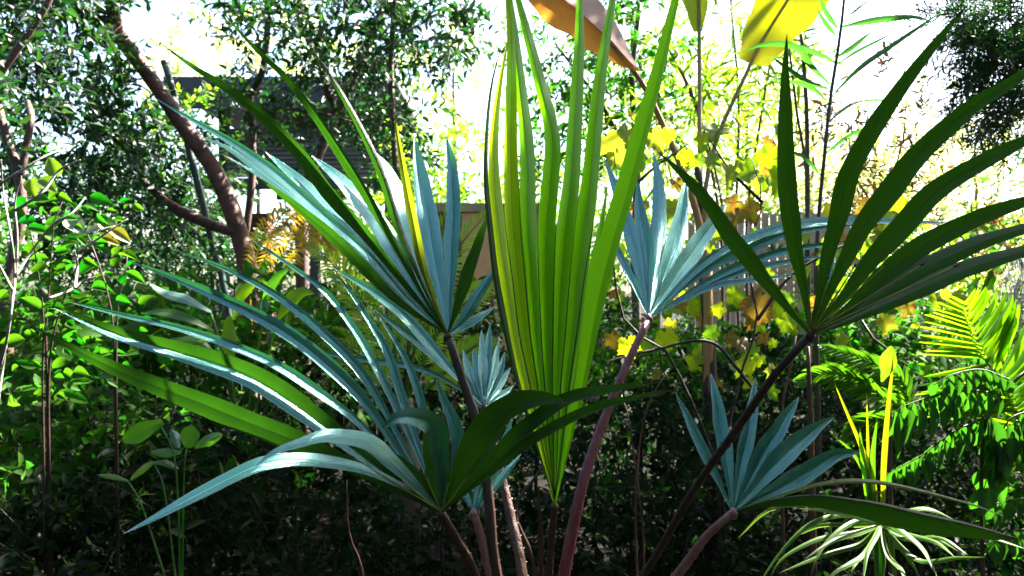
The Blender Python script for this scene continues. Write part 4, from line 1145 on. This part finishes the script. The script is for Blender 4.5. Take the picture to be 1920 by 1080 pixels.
M_CYC = leaf_mat('cycad_leaflet', [(0.045, 0.10, 0.010), (0.08, 0.14, 0.012)], (0.25, 0.45, 0.012), tfac=.4, island=True, rough=.4)
M_CYCY = leaf_mat('cycad_leaflet_yellow', [(0.20, 0.16, 0.012), (0.28, 0.19, 0.015)], (0.60, 0.42, 0.02), tfac=.45, island=True, rough=.45)
fp = thing('feather_palm', P(760, 800, 3.0) * np.array([1, 1, 0]), 'feathery palm with thin arching green leaflets behind the upper left frond', 'palm')
part('trunk', tube(np.array([[P(760, 0, 3.0)[0], 3.0, -.05], [P(760, 0, 3.0)[0], 3.0, .45], [P(755, 0, 3.0)[0], 3.0, .75]]), [.07, .06, .04], 10, wob=.08), fp, M_FIBRE)
for r_ in [[(755, 760), (715, 640), (660, 540), (610, 480), (575, 455)], [(757, 760), (735, 620), (700, 480), (665, 370), (645, 300)], [(760, 760), (790, 600), (850, 480), (905, 410), (940, 380)],
           [(760, 760), (810, 640), (880, 560), (935, 520)], [(756, 770), (700, 690), (640, 640), (590, 620)], [(760, 760), (765, 600), (740, 470), (700, 390)], [(762, 770), (830, 700), (890, 650), (930, 640)],
           [(758, 765), (780, 560), (830, 430), (880, 350)]]:
    pinnate(fp, r_, 3.0, 34, 62, 6.5, 48, M_CYC, droop=.2, joined=True, stalk=.25, wst=6)
fy = thing('yellowing_feather_palm', P(480, 800, 3.6) * np.array([1, 1, 0]), 'yellowing feather palm frond arching beside the bent trunk', 'palm')
part('trunk', tube(np.array([[P(470, 0, 3.6)[0], 3.6, -.05], [P(470, 0, 3.6)[0], 3.6, .6], [P(474, 0, 3.6)[0], 3.6, .8]]), [.06, .05, .04], 10, wob=.08), fy, M_FIBRE)
for r_ in [[(480, 690), (488, 560), (510, 440), (545, 390), (590, 395), (625, 450), (640, 520)], [(480, 690), (500, 560), (540, 470), (600, 440), (650, 470)], [(480, 690), (470, 560), (490, 450), (530, 410), (570, 430), (590, 480)]]:
    pinnate(fy, r_, 3.6, 30, 46, 6, 60, M_CYCY, droop=.35, joined=True, stalk=.45, wst=4)
# ------------------------------------------------------------------ right-hand planting
# big dry banana leaf and the yellow-green banana leaves
M_DRY = leaf_mat('dry_leaf', [(0.36, 0.14, 0.03), (0.42, 0.17, 0.04)], (0.62, 0.22, 0.03), tfac=.4, island=False, rough=.7, spec=.2)
M_DRYP = leaf_mat('dry_leaf_pale', [(0.66, 0.55, 0.53), (0.74, 0.62, 0.60)], (0.4, 0.3, 0.28), tfac=.3, island=False, rough=.6, spec=.3)
M_RIB = stem_mat('banana_stalk', (0.30, 0.14, 0.05), (0.42, 0.23, 0.09), .5, 14, stretch=(1, 1, .2), bump=.2)
M_BAN = leaf_mat('banana_leaf', [(0.09, 0.13, 0.003), (0.12, 0.15, 0.004)], (0.30, 0.37, 0.004), tfac=.55, island=False, rough=.4)
M_BSTK = stem_mat('banana_green_stalk', (0.16, 0.14, 0.03), (0.28, 0.16, 0.05), .5, 14, stretch=(1, 1, .2), bump=.2)
bn = thing('banana_plant', P(1325, 900, 2.6) * np.array([1, 1, 0]), 'banana plant with yellow-green leaves and one hanging dry brown leaf at top', 'plant')
blade([(960, -70, 2.5), (1010, -30, 2.5), (1070, 15, 2.5), (1120, 55, 2.5), (1160, 95, 2.5), (1200, 135, 2.5)], 46, 4, 12, 0, M_DRY, bn, d=2.5, peak=.35, base_w=.5, wave=.06, n=24)
blade([(960, -74, 2.52), (1010, -34, 2.52), (1070, 12, 2.52), (1120, 52, 2.52), (1160, 92, 2.52), (1200, 133, 2.52)], 3, 52, 0, -40, M_DRYP, bn, d=2.5, peak=.3, base_w=.5, wave=.05, n=24, tipp=1.3)
part('stalk', limb([(1330, 800, 2.6), (1325, 520, 2.6), (1302, 385, 2.6), (1252, 255, 2.57), (1200, 150, 2.53), (1130, 62, 2.49)], [24, 20, 15, 13, 11, 7]), bn, M_RIB)
part('stalk', limb([(1335, 800, 2.6), (1322, 450, 2.62), (1324, 345, 2.65), (1347, 253, 2.7), (1397, 143, 2.75), (1427, 80, 2.8), (1477, 0, 2.85), (1530, -90, 2.9)], [18, 12, 9, 9, 8, 7, 6, 4]), bn, M_BSTK)
blade([(1408, 122, 2.78), (1430, 78, 2.81), (1478, -2, 2.86), (1545, -110, 2.92)], 62, 55, 18, -14, M_BAN, bn, d=2.85, peak=.4, base_w=.45, tipp=2.6, wave=.04)
part('stalk', limb([(1333, 800, 2.6), (1318, 450, 2.7), (1313, 330, 2.8), (1312, 200, 2.9), (1311, 60, 3.0), (1308, -120, 3.0)], [18, 12, 10, 9, 8, 5]), bn, M_BSTK)
blade([(1311, 60, 3.01), (1309, 0, 3.02), (1306, -150, 3.05)], 30, 48, 20, -16, M_BAN, bn, d=3.0, peak=.5, base_w=.2, tipp=2.6, wave=.04)
part('trunk', limb(to_ground([(1333, 900, 2.6), (1332, 760, 2.6), (1326, 560, 2.62), (1314, 430, 2.65), (1308, 300, 2.68)]), [40, 36, 30, 28, 25, 22, 14]), bn, stem_mat('dark_purple_sheath', (0.020, 0.006, 0.010), (0.05, 0.014, 0.02), .5, 16, stretch=(1, 1, .25)))

# reed-like palm with thin leaflets against the light
M_REED = palm_mat('reed_leaflet', (0.022, 0.060, 0.015), (0.03, 0.08, 0.018), (0.06, 0.25, 0.02), .3, .4, .5, rib=(.05, .1, .03), edge=(.03, .06, .015))
rd_ = thing('reed_palm', P(1530, 900, 2.4) * np.array([1, 1, 0]), 'thin dark upright palm frond with narrow leaflets against the bright sky', 'palm')
fr_ = part('frond', limb(to_ground([(1530, 560, 2.4), (1534, 420, 2.4), (1545, 300, 2.4), (1556, 190, 2.4), (1570, 100, 2.4), (1582, 10, 2.4), (1590, -90, 2.4)]), [14, 12, 11, 10, 9, 8, 7, 6, 4]), rd_, stem_mat('reed_stem', (0.03, 0.028, 0.014), (0.06, 0.05, 0.025), .5, 14))
for pts, w_ in [([(1580, 50), (1647, 37), (1713, 32), (1750, 42)], 10), ([(1566, 173), (1613, 127), (1680, 80), (1780, 13)], 8), ([(1570, 107), (1600, 87), (1637, 57)], 8), ([(1570, 120), (1613, 93), (1680, 60)], 5), ([(1583, 33), (1600, 20), (1640, -12)], 8),
                ([(1567, 67), (1547, 42), (1530, 15)], 7), ([(1571, 53), (1553, 30), (1535, -8)], 8), ([(1560, 112), (1507, 90), (1483, 82)], 8), ([(1555, 157), (1520, 123), (1493, 88), (1440, 82), (1390, 98)], 10), ([(1553, 167), (1513, 153), (1480, 130), (1441, 102)], 8),
                ([(1550, 190), (1520, 163), (1480, 153), (1436, 148)], 7), ([(1586, -10), (1640, -40), (1700, -50)], 9), ([(1545, 290), (1600, 250), (1660, 235)], 6), ([(1540, 330), (1500, 290), (1450, 285)], 6), ([(1550, 230), (1610, 190), (1690, 190)], 5)]:
    dd_ = random.uniform(-.1, .15)
    blade([(x, y, 2.4 + dd_ * i / 3) for i, (x, y) in enumerate(pts)], w_ * .62, w_ * .62, -15, 30, M_REED, fr_, d=2.4, name='leaflet', n=14, peak=.3, base_w=.3)
M_CANE = stem_mat('cane', (0.055, 0.035, 0.025), (0.11, 0.08, 0.06), .5, 12, rings=60, bump=.3)
for pts, w_, lb in [([(1516, 620, 2.9), (1514, 420, 2.9), (1513, 235, 2.9), (1507, 117, 2.9), (1500, 40, 2.9)], 11, 'dark bare cane stem, the taller of two beside the reed-like palm'),
                    ([(1518, 620, 2.92), (1512, 330, 2.92), (1497, 233, 2.92), (1483, 117, 2.92), (1478, 70, 2.92)], 7, 'thin bare cane stem leaning left of the taller cane')]:
    single('cane', limb(to_ground(pts), [w_ * 1.3, w_ * 1.2, w_, w_, w_ * .8, w_ * .6]), M_CANE, lb, 'cane', 'bare canes by the reed palm')
plant('bamboo_clump', 'fine yellow-green bamboo leaves in strong light behind the banana stalks', 'bamboo', P(1380, 560, 5.0),
      [(to_ground([(1380, 420, 5.0), (1385, 200, 5.0), (1370, 0, 5.0)]), [8, 7, 6, 5, 4]), (to_ground([(1400, 420, 5.0), (1430, 200, 5.0), (1460, 30, 5.0)]), [8, 7, 6, 5, 4]), (to_ground([(1350, 420, 5.0), (1310, 220, 5.0), (1260, 100, 5.0)]), [8, 7, 6, 5, 4]),
       (to_ground([(1360, 420, 5.0), (1300, 180, 5.0), (1230, 60, 5.0)]), [7, 6, 5, 4, 3])],
      [B(1330, 150, 5.0, 90, 130, .4), B(1420, 170, 5.0, 80, 110, .4), B(1280, 210, 5.0, 60, 60, .3)], 120, 9, .3, .15, .013, ML_LIME, 'strap', 90, seed=71, droop=.5)
plant('russet_shrub', 'thin shrub with narrow dark russet leaves right of the reed-like palm', 'shrub', P(1650, 560, 3.6),
      [(to_ground([(1640, 480, 3.6), (1650, 380, 3.6), (1690, 280, 3.6), (1700, 180, 3.6)]), [9, 8, 7, 6, 4, 2]), ([(1648, 400, 3.6), (1600, 320, 3.6), (1590, 220, 3.6)], [5, 4, 2])],
      [B(1690, 260, 3.6, 70, 90, .3), B(1590, 300, 3.6, 60, 110, .3), B(1660, 380, 3.6, 110, 50, .3), B(1600, 180, 3.7, 60, 60, .2)], 130, 9, .16, .050, .014, ML_RED, 'lance', 120, seed=72, droop=.2)
plant('dry_fern', 'red-brown dried fern fronds behind the right-hand frond tips', 'fern', P(1830, 560, 3.2),
      [(to_ground([(1830, 520, 3.2), (1800, 440, 3.2), (1750, 420, 3.2)]), [7, 6, 5, 4, 2])],
      [B(1790, 430, 3.2, 90, 40, .2), B(1880, 510, 3.2, 60, 40, .2)], 90, 16, .12, .035, .005, both('dry_fern', [(0.16, 0.03, 0.015), (0.24, 0.07, 0.03)], (0.4, 0.12, 0.05), tfac=.3, rough=.6), 'strap', 20, seed=73)

# vine with yellow, green and orange leaves
M_VINE = [leaf_mat('vine_leaf_green', [(0.055, 0.11, 0.005), (0.09, 0.14, 0.006)], (0.26, 0.42, 0.006), tfac=.5, island=False, rough=.45),
          leaf_mat('vine_leaf_yellow', [(0.10, 0.13, 0.008), (0.15, 0.155, 0.012)], (0.36, 0.42, 0.018), tfac=.5, island=False, rough=.45),
          leaf_mat('vine_leaf_orange', [(0.08, 0.08, 0.006), (0.11, 0.07, 0.008)], (0.22, 0.18, 0.012), tfac=.45, island=False, rough=.5, spot=(0.16, 0.028, 0.008))]
VM = [[unit_mesh('vine_leaf', lobed_leaf(.2, s), m_) for s in range(4)] for m_ in M_VINE]
vn = thing('grape_vine', P(1380, 800, 2.2) * np.array([1, 1, 0]), 'vine with yellow, green and orange lobed leaves between the right-hand fronds', 'vine')
for s_ in [[(1350, 900), (1390, 700), (1420, 600), (1400, 480), (1430, 380), (1410, 300)], [(1350, 900), (1250, 660), (1180, 620), (1150, 500), (1160, 380), (1150, 280)], [(1390, 700), (1330, 640), (1230, 655), (1130, 680)], [(1420, 600), (1480, 520), (1560, 470), (1640, 440)],
           [(1160, 380), (1220, 320), (1290, 270)], [(1430, 380), (1370, 320), (1330, 260)], [(1390, 700), (1420, 760), (1380, 900)]]:
    c = [(x, y, 2.2) for x, y in s_]
    part('stem', limb(to_ground(c) if s_[0][1] == 900 else c, [7, 6, 5, 4, 2], sides=6), vn, M_TWIG)
VL = [(1145, 275, 56, 1), (1172, 255, 50, 0), (1165, 305, 60, 1), (1232, 265, 50, 1), (1205, 300, 44, 0), (1395, 325, 74, 0), (1365, 330, 50, 1), (1440, 300, 60, 0), (1460, 345, 64, 0), (1425, 350, 50, 1), (1340, 250, 54, 0), (1290, 300, 46, 1), (1340, 300, 44, 0), (1418, 585, 84, 2),
      (1455, 575, 60, 0), (1300, 570, 60, 0), (1265, 575, 46, 0), (1250, 640, 46, 0), (1180, 655, 50, 0), (1310, 680, 50, 0), (1395, 690, 52, 0), (1405, 400, 56, 2), (1370, 385, 46, 2), (1345, 430, 50, 0), (1440, 540, 60, 2), (1380, 560, 46, 0), (1500, 510, 44, 1), (1470, 250, 50, 0), (1500, 440, 46, 1),
      (1130, 540, 36, 0), (1150, 640, 40, 2), (1240, 480, 40, 1), (1320, 600, 44, 2), (1160, 470, 40, 0), (1200, 420, 40, 1), (1260, 395, 44, 0), (1375, 640, 40, 2), (1480, 610, 50, 0), (1555, 560, 40, 1), (1620, 520, 40, 2), (1660, 610, 44, 1), (1700, 580, 40, 2), (1580, 640, 36, 0),
      (1420, 450, 44, 0), (1650, 450, 44, 1), (1720, 480, 44, 0), (1750, 530, 48, 1), (1790, 560, 44, 0), (1560, 400, 40, 1), (1620, 390, 40, 2)]
for _ in range(120):                          # smaller leaves along the shoots
    q_ = random.choice(VL)
    VL.append((q_[0] + random.gauss(0, 34), q_[1] + random.gauss(0, 34), random.uniform(18, 40), random.choice([0, 0, 0, 0, 1, 2])))
for (x, y, l, m_) in VL:
    d = 2.15 + random.uniform(-.1, .6)
    dr = np.array([random.uniform(-.7, .7), random.uniform(-.3, .1), random.uniform(-1, -.2)])
    leaf_obj('leaf', random.choice(VM[m_]), vn, P(x, y, d) - nrm(dr) * l * KPX * d * .45, dr, np.array([random.uniform(-.5, .5), -1, random.uniform(-.1, .7)]), l * KPX * d * .95, l * KPX * d * random.uniform(.75, 1))

# bright fern at the right
M_FERN = palm_mat('fern_leaflet', (0.055, 0.16, 0.004), (0.075, 0.18, 0.005), (0.34, 0.70, 0.006), .5, .5, .25, rib=(.12, .16, .01), edge=(.05, .08, .006))
M_FERNR = stem_mat('fern_rachis', (0.13, 0.14, 0.01), (0.17, 0.17, 0.015), .5, 12)
M_FERND = palm_mat('fern_leaflet_green', (0.022, 0.075, 0.004), (0.035, 0.095, 0.005), (0.09, 0.28, 0.004), .42, .38, .5, rib=(.1, .2, .03), edge=(.05, .1, .02))
fn = thing('bright_fern', P(1900, 1000, 1.95) * np.array([1, 1, 0]), 'bright lime fern frond pointing up at the right edge', 'fern')
pinnate(fn, [(1915, 800), (1882, 717), (1851, 680), (1829, 633), (1812, 589), (1806, 566)], 1.95, 23, 175, 11, 74, M_FERN, droop=.06, stem=M_FERNR, stalk=.12, wst=9, face=(0, -1, .12), prof=lambda x: (1 - x) ** .55 * .95 + .1)
pinnate(fn, [(1930, 850), (1905, 780), (1900, 730), (1930, 690)], 2.0, 10, 110, 11, 62, M_FERN, droop=.1, stem=M_FERNR, stalk=.2, wst=8, face=(0, -1, .12))
lf = thing('arching_fern', P(1690, 900, 2.05) * np.array([1, 1, 0]), 'green arching fern fronds left of the bright fern, below the dark frond', 'fern')
for r_, m_, ll_ in [([(1705, 850), (1690, 775), (1657, 752), (1607, 718), (1551, 704), (1490, 716)], M_FERND, 62), ([(1708, 850), (1700, 740), (1665, 700), (1600, 670), (1535, 648)], M_FERND, 52), ([(1706, 850), (1700, 800), (1670, 790), (1620, 800), (1580, 830)], M_FERND, 48)]:
    pinnate(lf, r_, 2.05, 22, ll_, 10, 46, m_, droop=.3, stalk=.25, wst=5, face=(0, -.8, .8))

# pinnate shrub with hanging toothed leaflets at the right edge
M_HOL = palm_mat('hanging_leaflet', (0.012, 0.045, 0.005), (0.020, 0.062, 0.006), (0.04, 0.18, 0.006), .35, .4, .3, rib=(.05, .1, .02), edge=(.03, .07, .01))
hs = thing('hanging_leaf_shrub', P(1890, 1000, 1.7) * np.array([1, 1, 0]), 'shrub with rows of hanging dark green leaflets at the right edge', 'shrub')
part('stem', limb(to_ground([(1840, 900, 1.72), (1853, 775, 1.7), (1902, 715, 1.7), (1945, 680, 1.7)]), [10, 9, 8, 7, 6]), hs, M_DARKP)
def comb(rach, n, L0, L1, W, d=1.7, kind='lance'):
    c = spline([P(x, y, d) for x, y in rach], 30)
    fr = part('branchlet', tube(c, np.array([4, 3, 1.5]) * KPX * d / 2, 6), hs, M_HOL)
    um_ = ul(kind, M_HOL, .3, .12)
    for i in range(n):
        s = (i + .3) / n
        p = np.array([np.interp(s, np.linspace(0, 1, 30), c[:, k]) for k in range(3)])
        L = (L0 + (L1 - L0) * s) * random.uniform(.85, 1.15) * KPX * d
        for sg in (-1, 1):
            dr = np.array([random.uniform(-.18, .12), -.35 * sg + .1, -1.0])
            leaf_obj('leaflet', um_, fr, p + np.array([sg * .003, -sg * .004, 0]), dr, np.array([random.uniform(-.7, .7), -1, random.uniform(.0, .4)]), L * (1 if sg > 0 else .9), W * KPX * d * random.uniform(.85, 1.1))
comb([(1893, 712), (1840, 693), (1787, 702), (1750, 722)], 9, 36, 44, 17)
comb([(1870, 738), (1809, 731), (1751, 742), (1698, 760), (1672, 776)], 11, 44, 88, 20)
comb([(1850, 778), (1831, 791), (1787, 809), (1729, 853), (1668, 886)], 12, 52, 48, 16)
comb([(1925, 934), (1875, 942), (1831, 964)], 6, 42, 44, 20)
comb([(1935, 990), (1885, 1000), (1850, 1020)], 5, 46, 44, 20)
comb([(1930, 770), (1890, 790), (1860, 860), (1840, 940)], 5, 70, 74, 34)
comb([(1850, 775), (1862, 800), (1852, 850)], 3, 86, 80, 32)
comb([(1920, 800), (1905, 790), (1900, 830)], 3, 82, 80, 32)

# yellow blades and paddle leaf, striped grassy plant
M_YBL = palm_mat('yellow_blade', (0.11, 0.13, 0.003), (0.14, 0.145, 0.004), (0.26, 0.31, 0.004), .4, .4, .45, rib=(.45, .42, .04), edge=(.2, .24, .02))
cl = thing('yellow_blade_plant', P(1650, 1100, 1.6) * np.array([1, 1, 0]), 'plant with upright narrow yellow blades and one lime paddle leaf', 'plant')
for pts, a, b, m_ in [([(1654, 1100), (1655, 935), (1660, 830), (1668, 740), (1678, 655)], 5, 5, M_YBL), ([(1650, 1100), (1640, 915), (1612, 830), (1582, 760), (1562, 712)], 4, 4, M_YBL), ([(1652, 1100), (1632, 900), (1627, 820), (1625, 735)], 3, 3, M_YBL),
                      ([(1653, 716), (1660, 698), (1666, 675), (1671, 647)], 15, 15, M_STRAPL), ([(1646, 1100), (1630, 920), (1600, 850), (1560, 815)], 5, 5, M_FERND), ([(1652, 1100), (1625, 900), (1615, 840), (1612, 800)], 7, 7, M_FERND), ([(1650, 1100), (1638, 960), (1636, 870), (1645, 780)], 6, 6, M_FERND)]:
    blade(pts, a, b, -18, 20, m_, cl, d=1.6, peak=.5, base_w=.1 if a == 15 else .55, n=22)

def stripe_mat():
    k = NT('variegated_blade')
    uv = k.n('ShaderNodeUVMap', uv_map='UVMap')
    sep = k.n('ShaderNodeSeparateXYZ')
    k.l(uv.outputs[0], sep.inputs[0])
    du = k.math('ABSOLUTE', k.math('SUBTRACT', sep.outputs[0], 0.5))
    nz = k.noise(40, 2)
    m_ = k.math('GREATER_THAN', k.math('ADD', du, k.math('MULTIPLY', nz, .05)), .30)
    c = k.mix(m_, (0.012, 0.060, 0.004), (0.065, 0.115, 0.012))
    p = k.n('ShaderNodeBsdfPrincipled')
    k.l(c, p.inputs['Base Color'])
    p.inputs['Roughness'].default_value = .45
    p.inputs['Specular IOR Level'].default_value = .15
    tr = k.n('ShaderNodeBsdfTranslucent')
    k.l(k.mix(m_, (0.05, 0.22, 0.01), (0.3, 0.36, 0.05)), tr.inputs['Color'])
    ms = k.n('ShaderNodeMixShader')
    ms.inputs[0].default_value = .28
    k.l(p.outputs[0], ms.inputs[1])
    k.l(tr.outputs[0], ms.inputs[2])
    k.l(ms.outputs[0], k.out.inputs[0])
    return k.m
M_VAR = stripe_mat()
sd = thing('striped_grass_plant', P(1650, 1150, 1.45) * np.array([1, 1, 0]), 'tuft of arching cream-edged striped grassy blades at bottom right', 'plant')
o_ = (1652, 985)
SB = [[(1580, 966), (1513, 987), (1453, 1050), (1420, 1100)], [(1600, 1000), (1530, 1013), (1467, 1047), (1440, 1090)], [(1597, 967), (1547, 957), (1495, 954)], [(1560, 950), (1450, 953), (1383, 1010)], [(1613, 1020), (1547, 1040), (1460, 1075)], [(1630, 1033), (1605, 1055), (1595, 1090)],
      [(1653, 1020), (1657, 1053), (1653, 1095)], [(1680, 1017), (1707, 1053), (1730, 1090)], [(1697, 1010), (1763, 1010), (1815, 1040)], [(1713, 980), (1747, 1005), (1800, 1035)], [(1720, 1050), (1790, 1047), (1850, 1044)], [(1700, 1003), (1755, 1017), (1790, 1045)],
      [(1620, 975), (1580, 990), (1540, 1030), (1520, 1080)], [(1690, 970), (1760, 975), (1850, 1005), (1925, 1030)], [(1640, 960), (1610, 955), (1575, 985)], [(1620, 1040), (1570, 1070), (1540, 1100)], [(1665, 1040), (1690, 1070), (1700, 1100)], [(1680, 990), (1730, 1030), (1760, 1090)],
      [(1600, 985), (1540, 985), (1480, 1010)], [(1640, 1010), (1625, 1040), (1618, 1095)], [(1610, 1000), (1560, 1015), (1500, 1055)], [(1700, 960), (1740, 955), (1790, 975)], [(1670, 1010), (1675, 1050), (1680, 1095)]]
for i, b_ in enumerate(SB):
    dl = random.uniform(-.22, .08)
    blade([(o_[0], o_[1] + 12, 1.5), o_ + (1.5,)] + [(x, y, 1.5 + dl * (j + 1) / len(b_)) for j, (x, y) in enumerate(b_)], 4.6, 4.8, -30 if b_[-1][0] < 1650 else 30, -5 if b_[-1][0] < 1650 else 55, M_VAR, sd, d=1.45, peak=.3, base_w=.6, n=20, name='blade')
part('rootstock', limb(to_ground([(1652, 1010, 1.5), (1652, 985, 1.5)]), [16, 14, 12, 8]), sd, M_STRAP)

# grey moss hanging at the right edge, broken dry stems
M_MOSS = stem_mat('grey_moss', (0.22, 0.24, 0.22), (0.34, 0.36, 0.34), .9, 30)
ms_ = thing('hanging_grey_moss', P(1905, 500, 2.1), 'tuft of hair-like grey moss hanging at the right edge', 'moss')
geo = []
g_ = np.random.default_rng(5)
for i in range(150):
    x0, y0 = g_.normal(1912, 16), g_.uniform(470, 560)
    pts = [P(x0 + g_.normal(0, 6) * k, y0 + k * g_.uniform(14, 26), 2.1 + g_.normal(0, .03)) for k in range(5)]
    geo.append(tube_geo(spline(pts, 8), [.0008, .0005], 3))
v, f, u = join_geo(geo)
part('strands', mesh_np('strands', v, f, u), ms_, M_MOSS, 'stuff')
part('twig', limb([(1990, 440, 2.1), (1930, 470, 2.1), (1895, 490, 2.1)], [8, 6, 4]), ms_, M_TWIG)
for pts, w_, m_, lb in [([(1192, 980), (1196, 860), (1215, 760), (1250, 700)], 5, M_TANP, 'thin tan dry stem right of the red frond stalk'), ([(1205, 990), (1190, 870), (1180, 790), (1165, 740)], 4, M_TANP, 'pale thin dry stem leaning left behind the red frond stalk'),
                        ([(1520, 800), (1517, 720), (1515, 650)], 14, M_TANP, 'short grey-brown dead cane under the hub of the dark frond'), ([(1465, 790), (1480, 700), (1492, 630)], 7, M_TANP, 'tan dead stem left of the dark frond hub'),
                        ([(1665, 680), (1640, 640), (1615, 600)], 9, M_TANP, 'short dead branch slanting below the dark frond'), ([(1000, 1060), (965, 960), (1000, 900), (1030, 860)], 10, M_DARKP, 'crooked dark dead branch between the palm stalks'),
                        ([(680, 1075), (655, 1000), (650, 900)], 4, M_TANP, 'thin dead stem under the lower left frond')]:
    single('dead_cane', limb(to_ground([(x, y, 2.0) for x, y in pts]), [w_, w_, w_, w_ * .8, w_ * .5], sides=7), m_, lb, 'stem', 'dry stems in the undergrowth')
